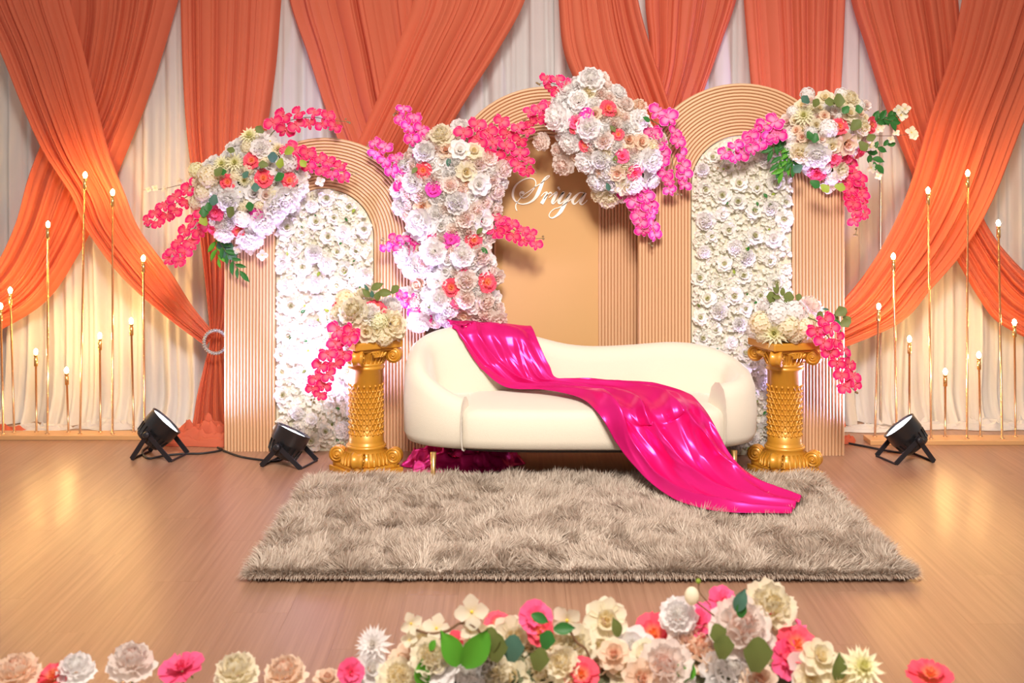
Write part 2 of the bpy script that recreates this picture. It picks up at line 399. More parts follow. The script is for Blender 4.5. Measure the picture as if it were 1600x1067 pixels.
# rhinestone ring
c = P(337, 534, 7.57); b = MB(); b.tube([Vector((0.068*math.cos(a), 0, 0.068*math.sin(a))) for a in [2*PI*i/40 for i in range(41)]], 0.008, 8)
ring = b.build('tieback_ring', M['steel'], loc=c); tag(ring, 'round rhinestone tieback ring gathering the coral drapes', 'curtain ring')
for k in range(30):
    a = 2*PI*k/30
    for (r_, yo) in ((0.062, -0.006), (0.074, -0.006)):
        s_ = MB(); s_.ball((0, 0, 0), 0.0062, 6, 4)
        me = bpy.data.meshes.get('rhinestone') or s_.mesh('rhinestone', M['stones'], False)
        link('rhinestone', me, ring, c+Vector((r_*math.cos(a), yo, r_*math.sin(a))))
# backdrop pipe
b = MB(); q = P(1376, 672, 7.8); b.tube([Vector((0, 0, 0)), Vector((0, 0, 3.2))], 0.008, 8); b.lathe([(0.07, 0), (0.07, .008), (0.02, .012)], 16)
tag(b.build('backdrop_pipe', M['steel'], loc=(q.x, 7.80, 0)), 'thin grey upright backdrop pipe beside the tallest arch', 'pole')

# ------------------------------------------------------------------ bulb stands
def bulb_stand(name, x0px, x1px, dfront, depth, poles, label):
    xl = (x0px-800)/F*dfront; xr = (x1px-800)/F*dfront
    root = empty(name, ((xl+xr)/2, dfront+depth/2, 0), label, 'light stand')
    b = MB(); loc = WL[root.name]; b.box(xl-loc.x, xr-loc.x, -depth/2, depth/2, 0, 0.027)
    bevel(b.build('base', M['standbase'], root, False, loc), 0.003)
    for (bx, xt, yt, back) in poles:
        d = dfront+depth*(0.72 if back else 0.35)
        top = P(xt, yt, d); bot = Vector(((bx-800)/F*d, d, 0.024))
        dr = (top-bot); Lh = dr.length; ax = dr.normalized()
        p = MB(); p.tube([Vector((0, 0, 0)), ax*(Lh-0.075)], 0.0062, 10); p.lathe([(0.014, 0), (0.014, .006), (.008, .008)], 12)
        po = p.build('pole', M['copper'], root, True, bot)
        Rm = frame(ax).to_4x4()
        s_ = MB(); s_.lathe([(0.008, -0.080), (0.0115, -0.078), (0.0115, -0.030), (0.0085, -0.028), (0.0085, -0.024), (0.0115, -0.022), (0.0115, -0.012), (0.006, -0.010)], 14, Rm)
        s_.build('socket', M['brass'], po, True, top)
        l_ = MB(); l_.lathe([(0.003, -0.014), (0.0075, -0.010), (0.0115, 0.0), (0.0125, 0.006), (0.0105, 0.014), (0.006, 0.021), (0.001, 0.025)], 12, Rm)
        l_.build('bulb', M['bulb'], po, True, top)
    return root
bulb_stand('bulb_stand', -60, 236, 7.40, 0.14, [(5, 1, 480, 0), (22, 16, 455, 1), (57, 56, 551, 1), (74, 75, 352, 0), (107, 104, 580, 1), (125, 133, 275, 0), (157, 156, 526, 1), (176, 176, 302, 0), (209, 205, 503, 1), (226, 224, 405, 0)],
           'rose gold stand with bulb poles next to the rhinestone ring')
bulb_stand('bulb_stand', 1360, 1660, 7.27, 0.15, [(1367, 1373, 480, 1), (1401, 1396, 402, 0), (1421, 1421, 531, 1), (1455, 1450, 299, 0), (1477, 1477, 582, 1), (1511, 1512, 272, 0), (1532, 1529.5, 556, 1), (1566, 1560, 350, 0), (1587, 1585, 505, 1)],
           'rose gold stand with bulb poles next to the tallest arch')

# ------------------------------------------------------------------ arches
NR = 16
def arch_path(cx, zc, r, n=36):
    return [Vector((cx-r, 0, 0)), Vector((cx-r, 0, zc*.5))]+[Vector((cx-r*math.cos(PI*i/n), 0, zc+r*math.sin(PI*i/n))) for i in range(n+1)]+[Vector((cx+r, 0, zc*.5)), Vector((cx+r, 0, 0))]
def arch(name, cpx, cpy, rpx, ipx, d, label, flat=False):
    c = P(cpx, cpy, d); R = rpx*d/F; ri = ipx*d/F; zc = c.z; th = 0.055
    root = empty(name, (c.x, d+th/2, 0), label, 'arch panel'); loc = Vector((c.x, d, 0))
    # ring shaped board behind the ribs
    b = MB(); o = arch_path(0, zc, R); i_ = arch_path(0, zc, ri); n = len(o); vs = []
    for y in (0.012, th):
        vs += [Vector((p.x, y, p.z)) for p in o]+[Vector((p.x, y, p.z)) for p in i_]
    fs = []
    for k in range(n-1):
        fs += [(k, k+1, n+k+1, n+k), (2*n+k, 3*n+k, 3*n+k+1, 2*n+k+1), (k, 2*n+k, 2*n+k+1, k+1), (n+k, n+k+1, 3*n+k+1, 3*n+k)]
    fs += [(0, n, 3*n, 2*n), (n-1, 3*n-1, 4*n-1, 2*n-1)]
    b.add(vs, fs); b.build('arch_board', M['arch'], root, False, loc)
    wr = (R-ri)/NR
    for k in range(NR):
        rm = ri+wr*(k+.5); path = arch_path(0, zc, rm); pts = []
        prof = [(-0.5, 0.014), (-.46, 0.006), (-0.32, -0.0015), (0, -0.006), (0.32, -0.0015), (.46, 0.006), (0.5, 0.014)]
        for (off, y) in prof:
            pts += [Vector((p.x, y, p.z)) for p in arch_path(0, zc, rm+off*wr)]
        rb = MB(); rb.grid(pts, len(path), len(prof)); rb.build('rib', M['arch'], root, True, loc)
    if flat:
        b = MB(); f = arch_path(0, zc, ri+.004); m = len(f)
        vs = [Vector((p.x, 0.012, p.z)) for p in f]+[Vector((p.x, th, p.z)) for p in f]
        b.add(vs, [tuple(range(m))[::-1], tuple(range(m, 2*m))]+[(k, m+k, m+k+1, k+1) for k in range(m-1)])
        b.build('centre_board', M['arch_flat'], root, False, loc)
    return root, c, R, ri
DL, DC_, DR = 7.12, 7.26, 7.02
archL = arch('ribbed_arch', 507, 372, 157, 77, DL, 'lowest peach ribbed arch panel around a white flower wall')
archC = arch('ribbed_arch', 855, 295, 160, 80, DC_, 'tan ribbed arch panel with plain centre board and script lettering', True)
archR = arch('ribbed_arch', 1159, 291, 161, 79, DR, 'tallest peach ribbed arch panel around a white flower wall')

# script lettering
LET = {
 'S': [[(735,150,8),(690,165,14),(640,220,26),(590,330,44),(540,450,48),(480,540,34),(400,600,22),(290,628,14),(200,605,14),(140,545,24),(120,470,30),(140,370,26),(200,285,20),(300,220,14),(400,195,12),(475,215,12),(505,270,12),(490,340,12),(440,420,10),(360,500,10),(290,525,10),(245,490,10),(240,445,16),(268,432,34),(288,445,46),(295,462,14)],
       [(740,160,9),(620,260,9),(500,335,10),(400,410,10),(300,475,10),(220,560,11),(175,630,13),(170,690,15),(190,740,10)]],
 'r': [[(590,500,9),(640,445,11),(690,432,18),(668,500,40),(600,622,46)], [(640,540,9),(700,470,12),(745,437,20),(772,452,18)]],
 'i': [[(720,520,9),(800,455,10),(850,440,32),(795,555,42),(776,602,28),(800,620,15),(860,560,9)], [(872,375,12),(880,368,46),(900,368,46),(908,365,12)]],
 'y': [[(860,560,9),(930,470,12),(965,435,36),(895,565,42),(890,612,26),(930,612,15),(1000,540,11),(1065,460,12)],
       [(1085,438,36),(1005,590,46),(925,740,46),(850,820,28),(770,860,15),(725,825,11),(750,760,11),(820,705,10),(890,685,9),(1000,620,9),(1100,540,9)]],
 'a': [[(1310,445,12),(1240,438,15),(1165,500,32),(1118,570,38),(1140,625,22),(1190,600,13),(1260,520,11),(1325,440,14)], [(1335,440,30),(1275,550,44),(1246,608,32),(1275,635,15),(1330,600,9),(1362,560,7)]]}
def lettering(root, d):
    for ch, strokes in LET.items():
        b = MB()
        for st in strokes:
            sm = catmull(st, 10*len(st)); k_ = 140/1494
            ctr = [(790+a*k_, 260+b_*k_, max(w_, 10)*k_*1.3) for a, b_, w_ in sm]; front = []
            for i, (x, y, w_) in enumerate(ctr):
                x0, y0, _ = ctr[max(i-1, 0)]; x1, y1, _ = ctr[min(i+1, len(ctr)-1)]
                dx, dy = x1-x0, y1-y0; ln = math.hypot(dx, dy) or 1
                nx, ny = -dy/ln, dx/ln
                for sgn in (-1, 1): front.append((x+sgn*nx*w_/2, y+sgn*ny*w_/2))
            m = len(ctr); pts = []
            for yo in (0.0, 0.006): pts += [P(x, y, d)+Vector((0, yo, 0)) for x, y in front]
            fs = []
            for i in range(m-1):
                a0 = 2*i; fs += [(a0, a0+1, a0+3, a0+2), (a0, a0+2, 2*m+a0+2, 2*m+a0), (a0+1, 2*m+a0+1, 2*m+a0+3, a0+3)]
            b.add(rel(WL[root.name], pts), fs)
        b.build('letter', M['letter'], root, False, WL[root.name])
lettering(archC[0], DC_+0.005)

# ================================================================== FLOWER MESHES (unit diameter, facing +Z)
def petal(b, L, Wd, a0, a1, az, cup=0.15, ruf=0.03, nu=5, nv=4, r0=0.02, z0=0.0, t0=0.0, t1=1.0, shape='round', rng=random, edge=False, mi=0):
    pts = []; ts = []; r, z = r0, z0; ph = rng.uniform(0, 6); fr = rng.uniform(3.5, 5.5); ca, sa = math.cos(az), math.sin(az)
    for j in range(nv+1):
        v = j/nv; a = a0+(a1-a0)*v
        if j: r += math.cos(a)*L/nv; z += math.sin(a)*L/nv
        if shape == 'round': w_ = Wd*(0.30+0.70*math.sin(min(1, v*1.25)*PI/2))*(1 if v < .8 else 1-.9*(v-.8))
        elif shape == 'fan': w_ = Wd*(0.15+v)**.8*(1 if v < .9 else .92)
        else: w_ = Wd*max(0.04, math.sin(PI*(v*.93+.05)))**.8
        for i in range(nu):
            u = -1+2*i/(nu-1)
            off = cup*u*u*w_+ruf*math.sin(u*fr+ph)*v*v
            pb = (0.30*L*u*u*v**3 if shape == 'round' else 0.10*L*u*u*v)-ruf*.6*math.cos(u*7+ph)*v**3
            rr = r-math.sin(a)*off-math.cos(a)*pb; zz = z+math.cos(a)*off-math.sin(a)*pb
            x = u*w_/2
            pts.append((ca*rr-sa*x, sa*rr+ca*x, zz))
            ts.append(max(abs(u)**2.5*min(1, v*2), v**3) if edge else t0+(t1-t0)*v)
    b.grid(pts, nu, nv+1, ts, mi)
R_ = math.radians
def f_peony(seed, ruf=0.035):
    g = random.Random(seed); b = MB()
    for n, L, Wd, a0, a1, r0, z0, t0, t1 in [(5, .15, .17, 55, 130, .01, .27, 0, .25), (6, .20, .22, 52, 122, .045, .23, .1, .4), (8, .27, .27, 40, 110, .085, .18, .2, .6), (9, .33, .33, 22, 88, .115, .13, .4, .85), (10, .37, .36, -2, 50, .125, .10, .6, 1), (10, .40, .40, -28, 2, .10, .09, .7, 1)]:
        o = g.uniform(0, 6)
        for k in range(n):
            petal(b, L*g.uniform(.92, 1.06), Wd*g.uniform(.9, 1.15), R_(a0+g.uniform(-6, 6)), R_(a1+g.uniform(-10, 10)), o+2*PI*k/n+g.uniform(-.15, .15), -.10, ruf, 6, 4, r0, z0, t0, t1, rng=g)
    return b
def f_rose(seed):
    g = random.Random(seed); b = MB()
    for n, L, Wd, a0, a1, r0, z0, t0, t1 in [(3, .20, .18, 78, 100, .01, .10, 0, .2), (4, .26, .26, 70, 92, .04, .07, .15, .4), (6, .33, .36, 50, 70, .08, .05, .35, .8), (7, .40, .42, 12, 28, .10, .03, .6, 1), (7, .42, .42, -12, -6, .08, .03, .7, 1)]:
        o = g.uniform(0, 6)
        for k in range(n):
            petal(b, L*g.uniform(.94, 1.05), Wd, R_(a0+g.uniform(-4, 4)), R_(a1+g.uniform(-8, 8)), o+2*PI*k/n, .18, .012, 5, 4, r0, z0, t0, t1, rng=g)
    return b
def f_carnation(seed):
    g = random.Random(seed); b = MB()
    for n, L, Wd, a0, a1, z0, t0, t1 in [(4, .18, .16, 60, 80, .06, 0, .35), (6, .32, .24, 30, 40, .04, .05, .75), (8, .46, .40, 4, 14, .01, .1, 1)]:
        o = g.uniform(0, 6)
        for k in range(n): petal(b, L*g.uniform(.93, 1.05), Wd, R_(a0), R_(a1+g.uniform(-8, 8)), o+2*PI*k/n, .10, .03, 6, 3, .02, z0, t0, t1, 'fan', rng=g)
    return b
def f_dahlia(seed):
    g = random.Random(seed); b = MB()
    for n, L, a0, a1, z0, t0, t1 in [(7, .20, 75, 95, .14, 0, .2), (9, .28, 62, 75, .10, .1, .45), (11, .36, 42, 52, .07, .2, .7), (13, .43, 22, 28, .04, .4, .9), (14, .47, 2, 8, .02, .6, 1)]:
        o = g.uniform(0, 6)
        for k in range(n): petal(b, L*g.uniform(.93, 1.05), .12, R_(a0+g.uniform(-5, 5)), R_(a1+g.uniform(-5, 5)), o+2*PI*k/n, .3, .0, 3, 3, .02, z0, t0, t1, 'point', rng=g)
    return b
def f_dogwood(seed):
    g = random.Random(seed); b = MB(); o = g.uniform(0, 6)
    for k in range(4): petal(b, .47, .44, R_(18), R_(6+g.uniform(-12, 18)), o+2*PI*k/4, .14, .015, 5, 4, .02, 0, .3, 1, rng=g)
    b.ball((0, 0, .03), .05, 8, 4, mi=1, sc=(1, 1, .6))
    return b
def f_hydrangea(seed, nf=46):
    g = random.Random(seed); b = MB(); G = PI*(3-math.sqrt(5))
    for k in range(nf):
        z = 1-1.25*(k+.5)/nf; rr = math.sqrt(max(0, 1-z*z)); a = k*G
        dr = Vector((rr*math.cos(a), rr*math.sin(a), z)); Rm = frame(dr+Vector((g.uniform(-.2, .2), g.uniform(-.2, .2), g.uniform(-.1, .2))), g.uniform(0, 6))
        base = dr*.40*g.uniform(.9, 1.06)+Vector((0, 0, .10)); q = MB()
        for m in range(4): petal(q, .105, .105, R_(14), R_(4), 2*PI*m/4, .12, 0, 3, 2, .006, 0, .35, 1, rng=g)
        b.add([base+Rm @ Vector(p) for p in q.v], q.f, q.t)
    b.ball((0, 0, .1), .34, 10, 6, t=.2)
    return b
def f_orchid(seed):
    g = random.Random(seed); b = MB()
    for az in (90, 215, 325): petal(b, .42, .26, R_(8), R_(-4+g.uniform(-10, 14)), R_(az+g.uniform(-6, 6)), .08, .01, 5, 4, .03, 0, shape='round', edge=True, rng=g)
    for az in (12, 168): petal(b, .47, .50, R_(14), R_(6+g.uniform(-6, 14)), R_(az+g.uniform(-6, 6)), .06, .015, 6, 4, .02, .02, shape='round', edge=True, rng=g)
    petal(b, .20, .15, R_(50), R_(10), R_(270), .35, .0, 4, 3, .02, .03, 0, .3, 'round', rng=g)
    b.ball((0, .01, .07), .045, 6, 4, t=0.0)
    return b
def f_leaf(kind, seed):
    g = random.Random(seed); b = MB()      # along +Y from origin, facing +Z, unit length
    if kind == 'round': petal(b, 1, .86, R_(6), R_(-14), PI/2, .10, .0, 5, 5, 0, 0, 0, 1, 'round', rng=g)
    elif kind == 'long': petal(b, 1, .34, R_(10), R_(-25), PI/2, .22, .0, 5, 6, 0, 0, 0, 1, 'point', rng=g)
    elif kind == 'oval': petal(b, 1, .55, R_(10), R_(-20), PI/2, .16, .0, 5, 6, 0, 0, 0, 1, 'point', rng=g)
    else:
        for az, L, w_ in ((90, 1, .5), (150, .75, .42), (30, .75, .42)): petal(b, L, w_, R_(8), R_(-12), R_(az), .12, 0, 5, 5, 0, 0, 0, 1, 'point', rng=g)
    return b
FM = {}
GEN = {'peony': f_peony, 'rose': f_rose, 'carnation': f_carnation, 'dahlia': f_dahlia, 'dogwood_blossom': f_dogwood, 'hydrangea': f_hydrangea, 'orchid_blossom': f_orchid}
def fmesh(kind, colour, rng):
    s_ = rng.randrange(3); k = (kind, colour, s_)
    if k not in FM:
        b = GEN[kind](s_*7+len(kind)); FM[k] = b.mesh(kind, [M[colour], M['stamen']])
    return FM[k]
def lmesh(kind, colour):
    k = ('leaf', kind, colour)
    if k not in FM: FM[k] = f_leaf(kind, 3).mesh('leaf', M[colour])
    return FM[k]
def flower(par, kind, colour, pos, nrm, size, rng):
    return link(kind, fmesh(kind, colour, rng), par, pos, frame(nrm, rng.uniform(0, 6)), size)
def leaf(par, kind, colour, pos, direction, face, size):
    y = Vector(direction).normalized(); z = Vector(face); z = (z-y*z.dot(y)).normalized(); x = y.cross(z)
    Rm = Matrix((x, y, z)).transposed()
    return link('leaf', lmesh(kind, colour), par, pos, Rm, size)
BUD = None
def bud_mesh():
    global BUD
    if BUD is None:
        b = MB(); b.ball((0, 0, 0.5), .5, 8, 6, sc=(.8, .8, 1)); BUD = b.mesh('bud', M['bud'])
    return BUD
def spray(par, pts, d, n, size, rng, colour='orchid', start=0.15, dz=None, spread=0.44):
    """orchid stem with blossoms: pts pixel path from root to tip; d depth (or list)"""
    ds = d if isinstance(d, list) else [d]*len(pts)
    W3 = catmull([tuple(P(x, y, q)) for (x, y), q in zip(pts, ds)], 26)
    loc = Vector(W3[0]); b = MB(); b.tube([Vector(p)-loc for p in W3], [0.0032-0.002*i/25 for i in range(26)], 6)
    sp = b.build('orchid_spray', M['stem'], par, True, loc)
    n = int(n*1.2); size *= 1.02
    for k in range(n):
        f = start+(0.86-start)*k/max(1, n-1); i = min(24, int(f*25)); p = Vector(W3[i])
        tg = (Vector(W3[i+1])-p).normalized(); side = tg.cross(Vector((0, -1, 0))).normalized()*(1 if k % 2 else -1)
        s_ = size*(1.08-.35*f)*rng.uniform(.9, 1.1)
        nrm = Vector((rng.uniform(-.45, .45), -1, rng.uniform(-.35, .45)))+side*.35
        pos = p+side*s_*spread*.62+Vector((0, -.025*rng.uniform(.4, 1.3), 0))
        Rm = frame(nrm, 0)
        o = link('orchid_blossom', fmesh('orchid_blossom', colour, rng), sp, pos, Rm @ Matrix.Rotation(rng.uniform(-.9, .9)+PI, 3, 'Z'), s_)
    for k in range(3):
        p = Vector(W3[25-k])+(Vector((rng.uniform(-.014, .014), -.006, rng.uniform(-.014, .014))) if k else Vector((0, 0, 0)))
        link('bud', bud_mesh(), sp, p, frame((rng.uniform(-1, 1), -.4, rng.uniform(-1, 1))), .016-.002*k)
    return sp
def sprig(par, pts, d, n, size, rng, kind='long', colour='leaf', twig='stem', spread=0.9):
    ds = d if isinstance(d, list) else [d]*len(pts)
    W3 = catmull([tuple(P(x, y, q)) for (x, y), q in zip(pts, ds)], 22)
    loc = Vector(W3[0]); b = MB(); b.tube([Vector(p)-loc for p in W3], [0.0026-0.0016*i/21 for i in range(22)], 5)
    sp = b.build('leaf_sprig', M[twig], par, True, loc)
    for k in range(n):
        f = 0.15+.85*k/max(1, n-1); i = min(20, int(f*21)); p = Vector(W3[i]); tg = (Vector(W3[i+1])-p).normalized()
        side = tg.cross(Vector((0, -1, 0))).normalized()*(1 if k % 2 else -1)
        dr = tg+side*spread*(1.0 if k < n-1 else .1)+Vector((0, rng.uniform(-.3, .1), 0))
        leaf(sp, kind, colour, p, dr, Vector((rng.uniform(-.4, .4), -1, rng.uniform(-.1, .5))), size*rng.uniform(.8, 1.15))
    return sp
def blossom_twig(par, pts, d, blossoms, rng, colour='white'):
    W3 = catmull([tuple(P(x, y, d)) for (x, y) in pts], 20); loc = Vector(W3[0]); b = MB()
    b.tube([Vector(p)-loc for p in W3], [0.0024-0.0014*i/19 for i in range(20)], 5)
    tw = b.build('twig', M['twig'], par, True, loc)
    for (x, y, s_) in blossoms:
        flower(tw, 'dogwood_blossom', colour, P(x, y, d-.015), (rng.uniform(-.5, .5), -1, rng.uniform(-.2, .6)), s_*d/F, rng)
    return tw

# ------------------------------------------------------------------ clusters
def pdist(poly, x, y):
    ins = False; best = 1e9; n = len(poly)
    for i in range(n):
        x0, y0 = poly[i]; x1, y1 = poly[(i+1) % n]
        if (y0 > y) != (y1 > y) and x < (x1-x0)*(y-y0)/(y1-y0)+x0: ins = not ins
        dx, dy = x1-x0, y1-y0; t = max(0, min(1, ((x-x0)*dx+(y-y0)*dy)/(dx*dx+dy*dy)))
        best = min(best, math.hypot(x-x0-t*dx, y-y0-t*dy))
    return best if ins else -best
def cluster(root, poly, dpan, B, D, explicit, fill, rng, rmin=11, rmax=17, tries=4000):
    """explicit: (x, y, diameter px, kind, colour); fill: weighted (kind, colour)"""
    def bulge(x, y):
        q = max(0, min(1, pdist(poly, x, y)/D)); return B*math.sqrt(max(0, 1-(1-q)**2))
    def put(x, y, s_, kind, colour, lift=0.0):
        h = bulge(x, y); e = 5
        gx = (bulge(x+e, y)-bulge(x-e, y))/(2*e*dpan/F); gz = -(bulge(x, y+e)-bulge(x, y-e))/(2*e*dpan/F)
        if pdist(poly, x, y) <= 4:
            cx = sum(p[0] for p in poly)/len(poly); cy = sum(p[1] for p in poly)/len(poly)
            q = Vector((x-cx, 0, cy-y)).normalized(); gx, gz = -q.x*.9, -q.z*.9
        gx = max(-1.3, min(1.3, gx)); gz = max(-1.3, min(1.3, gz))
        nrm = Vector((-gx*.75+rng.uniform(-.22, .22), -1, -gz*.75+rng.uniform(-.15, .28)))
        d = dpan-0.035-h-lift
        return flower(root, kind, colour, P(x, y, d), nrm, s_*d/F*1.16, rng)
    placed = []
    for (x, y, s_, kind, colour) in explicit:
        put(x, y, s_, kind, colour, 0.022); placed.append((x, y, s_/2))
    xs = [p[0] for p in poly]; ys = [p[1] for p in poly]; kinds = [f[0:2] for f in fill]; wts = [f[2] for f in fill]
    for _ in range(tries):
        x = rng.uniform(min(xs), max(xs)); y = rng.uniform(min(ys), max(ys)); r = rng.uniform(rmin, rmax)
        if pdist(poly, x, y) < r*.25: continue
        if any(math.hypot(x-a, y-b) < (r+c)*.52 for a, b, c in placed): continue
        k, col = rng.choices(kinds, wts)[0]; put(x, y, 2*r, k, col); placed.append((x, y, r))
    # moss core that carries the stems
    cx = sum(xs)/len(xs); cy = sum(ys)/len(ys); n = len(poly)
    rings = [(0.94, 0.012), (0.90, .03+B*.30), (0.75, .03+B*.62), (.45, .03+B*.72), (0.02, .03+B*.75)]
    pts = [P(cx+(x-cx)*k, cy+(y-cy)*k, dpan-dd) for k, dd in rings for x, y in poly]
    b = MB(); b.grid(rel(WL[root.name], pts), n, len(rings), close_u=True)
    b.f.append(tuple(range(n))); b.mi.append(0)
    b.build('moss_core', M['moss'], root, True, WL[root.name])
def arrangement(name, x, y, d, label, cat='flower arrangement'):
    return empty(name, P(x, y, d), label, cat)

rng = random.Random(5)
# --- on the lowest arch
aL = arrangement('flower_arrangement', 390, 300, DL-.02, 'cream and white flower arrangement with pink orchids on the lowest arch')
PL = [(305,262),(345,242),(385,212),(412,208),(445,232),(468,248),(478,288),(460,315),(440,335),(425,355),(405,372),(370,370),(335,366),(315,345),(302,310)]
EL = [(394,251,26,'carnation','coralf'),(412,279,28,'carnation','coralf'),(356,284,24,'carnation','coralf'),(339,331,27,'carnation','pink'),(404,333,25,'carnation','magenta'),(452,282,24,'carnation','coralf'),(335,360,22,'carnation','pink'),(373,359,22,'carnation','coralf'),
 (391,215,34,'dahlia','lemon'),(327,277,38,'hydrangea','cream'),(309,267,26,'hydrangea','lemon'),(348,258,32,'dahlia','lemon'),(368,255,34,'dahlia','lemon'),(408,233,32,'peony','white'),(434,235,28,'dahlia','cream'),(319,301,28,'hydrangea','cream'),(422,221,26,'dogwood_blossom','white'),(449,256,32,'hydrangea','white'),
 (358,312,36,'peony','white'),(397,303,30,'rose','white'),(415,305,26,'rose','blush'),(445,308,46,'peony','white'),(428,324,42,'peony','white'),(410,346,40,'peony','white'),(352,362,32,'peony','white'),(391,368,42,'peony','white'),(465,290,32,'peony','white'),(379,341,28,'hydrangea','white'),(309,332,24,'dogwood_blossom','cream'),(308,316,24,'hydrangea','cream'),(375,300,20,'dogwood_blossom','white'),(432,266,22,'dogwood_blossom','white'),(382,282,20,'dahlia','lemon'),(366,288,16,'dogwood_blossom','white')]
cluster(aL, PL, DL, .13, 50, EL, [('hydrangea','cream',2),('rose','white',3),('peony','white',2)], rng, 10, 14)
for (x, y, s_, c_) in [(347,262,13,'euc'),(388,268,10,'teal'),(399,286,12,'teal'),(426,254,15,'teal'),(419,258,12,'euc'),(336,304,14,'teal'),(319,322,14,'leaf'),(326,316,12,'leaf'),(358,340,16,'euc'),(323,352,13,'lime'),(412,207,12,'euc'),(445,240,14,'lime'),(440,247,13,'lime'),(470,250,11,'lime'),(355,233,10,'euc'),(342,270,10,'leaf'),(430,282,14,'leaf'),(392,330,12,'leaf')]:
    leaf(aL, 'round', c_, P(x, y, DL-.245), (rng.uniform(-1, 1), -.2, rng.uniform(-1, 1)), (rng.uniform(-.3, .3), -1, .3), s_*1.25*DL/F)
sprig(aL, [(340,372),(352,392),(364,408),(376,425)], DL-.08, 9, .075, rng, 'long', 'leaf')
sprig(aL, [(336,370),(338,385),(342,405)], DL-.06, 6, .07, rng, 'long', 'bright')
sprig(aL, [(352,372),(350,382),(357,392)], DL-.07, 5, .06, rng, 'round', 'teal')
blossom_twig(aL, [(345,365),(372,388),(392,394),(412,400)], DL-.06, [(371,390,16),(391,391,18),(410,399,20)], rng)
blossom_twig(aL, [(330,292),(290,288),(255,295),(224,297)], DL-.08, [(242,294,12),(258,295,14),(232,296,10),(282,283,12)], rng, 'cream')
blossom_twig(aL, [(455,275),(470,262),(490,275),(505,282)], DL-.12, [(463,285,14),(478,275,16),(500,284,18)], rng)
spray(aL, [(412,225),(428,205),(448,190),(485,183),(518,188),(545,190)], DL-.10, 9, .125, rng, start=.30)
spray(aL, [(448,240),(470,243),(500,255),(530,266),(555,270)], DL-.12, 10, .11, rng, start=.05)
spray(aL, [(325,292),(298,304),(268,322),(244,342),(233,356)], DL-.09, 10, .11, rng, start=.05)
spray(aL, [(328,330),(308,352),(288,380),(274,404),(275,417)], DL-.09, 11, .115, rng, start=.05)
# --- column between the lowest arch and the lettered arch
aC = arrangement('flower_arrangement', 705, 515, DL-.02, 'tall column of white and blush roses beside the lettered arch')
PC = [(630,250),(645,225),(668,206),(700,200),(735,214),(765,226),(788,250),(793,280),(780,300),(775,330),(767,365),(768,400),(776,440),(775,470),(788,495),(782,506),(640,506),(645,480),(655,450),(645,425),(632,405),(632,380),(642,355),(636,330),(626,300)]
EC = [(662,266,26,'carnation','coralf'),(678,296,25,'carnation','magenta'),(705,375,27,'carnation','magenta'),(739,375,27,'carnation','coralf'),(706,449,28,'carnation','coralf'),(713,471,22,'carnation','pink'),(759,441,32,'carnation','coralf'),(674,366,16,'carnation','pink'),(725,421,16,'carnation','pink'),(715,400,14,'carnation','coralf'),
 (632,259,32,'peony','white'),(647,285,34,'peony','white'),(625,298,30,'peony','white'),(629,323,30,'peony','white'),(639,397,44,'peony','white'),(646,418,36,'peony','white'),(638,463,34,'peony','white'),(719,203,32,'peony','white'),(690,214,36,'peony','cream'),(665,240,36,'peony','white'),(718,236,34,'rose','white'),(740,238,30,'rose','cream'),(763,250,28,'peony','blush'),(782,265,32,'peony','blush'),(749,288,36,'rose','white'),(728,268,32,'rose','cream'),(703,290,28,'peony','blush'),(715,317,38,'peony','white'),(772,298,30,'peony','blush'),(753,345,36,'rose','white'),(726,342,32,'peony','blush'),(662,350,50,'peony','white'),(678,393,44,'peony','white'),(722,400,40,'peony','white'),(748,398,36,'peony','blush'),(728,437,34,'peony','blush'),(775,432,28,'rose','blush'),(775,355,26,'rose','blush'),(726,466,32,'peony','blush'),(756,470,30,'peony','blush'),(685,470,36,'peony','white'),(683,440,30,'rose','white'),(776,498,32,'peony','blush'),(655,500,36,'peony','white')]
cluster(aC, PC, DL, .15, 52, EC, [('peony','blush',4),('rose','white',3),('rose','cream',1.2),('peony','white',3),('rose','peach',.8)], rng, 11, 16, 6000)
spray(aC, [(672,238),(655,215),(645,192),(630,178),(616,178)], DL-.12, 8, .12, rng, 'orchid2', .1)
spray(aC, [(645,290),(632,275),(612,250),(592,232),(574,226)], DL-.10, 9, .115, rng, 'orchid2', .05)
spray(aC, [(712,225),(735,212),(762,196),(795,200),(820,212),(838,212)], DL-.14, 8, .125, rng, 'orchid', .18)
spray(aC, [(745,235),(770,232),(798,240),(820,255),(838,268)], DL-.14, 9, .12, rng, 'orchid', .08)
spray(aC, [(760,365),(782,350),(805,360),(828,372),(850,372)], DL-.12, 9, .105, rng, 'orchid', .1)
spray(aC, [(668,385),(645,380),(620,380),(594,376)], DL-.14, 6, .10, rng, 'orchid2', .2)
spray(aC, [(672,485),(650,478),(630,466),(610,458)], DL-.10, 6, .095, rng, 'orchid2', .1)
for (x, y, c_) in [(702,247,'teal'),(652,262,'euc'),(752,387,'leaf'),(745,365,'euc'),(668,478,'euc')]:
    leaf(aC, 'oval', c_, P(x, y, DL-.215), (rng.uniform(-1, 1), -.2, rng.uniform(-1, 1)), (0, -1, .3), .05)
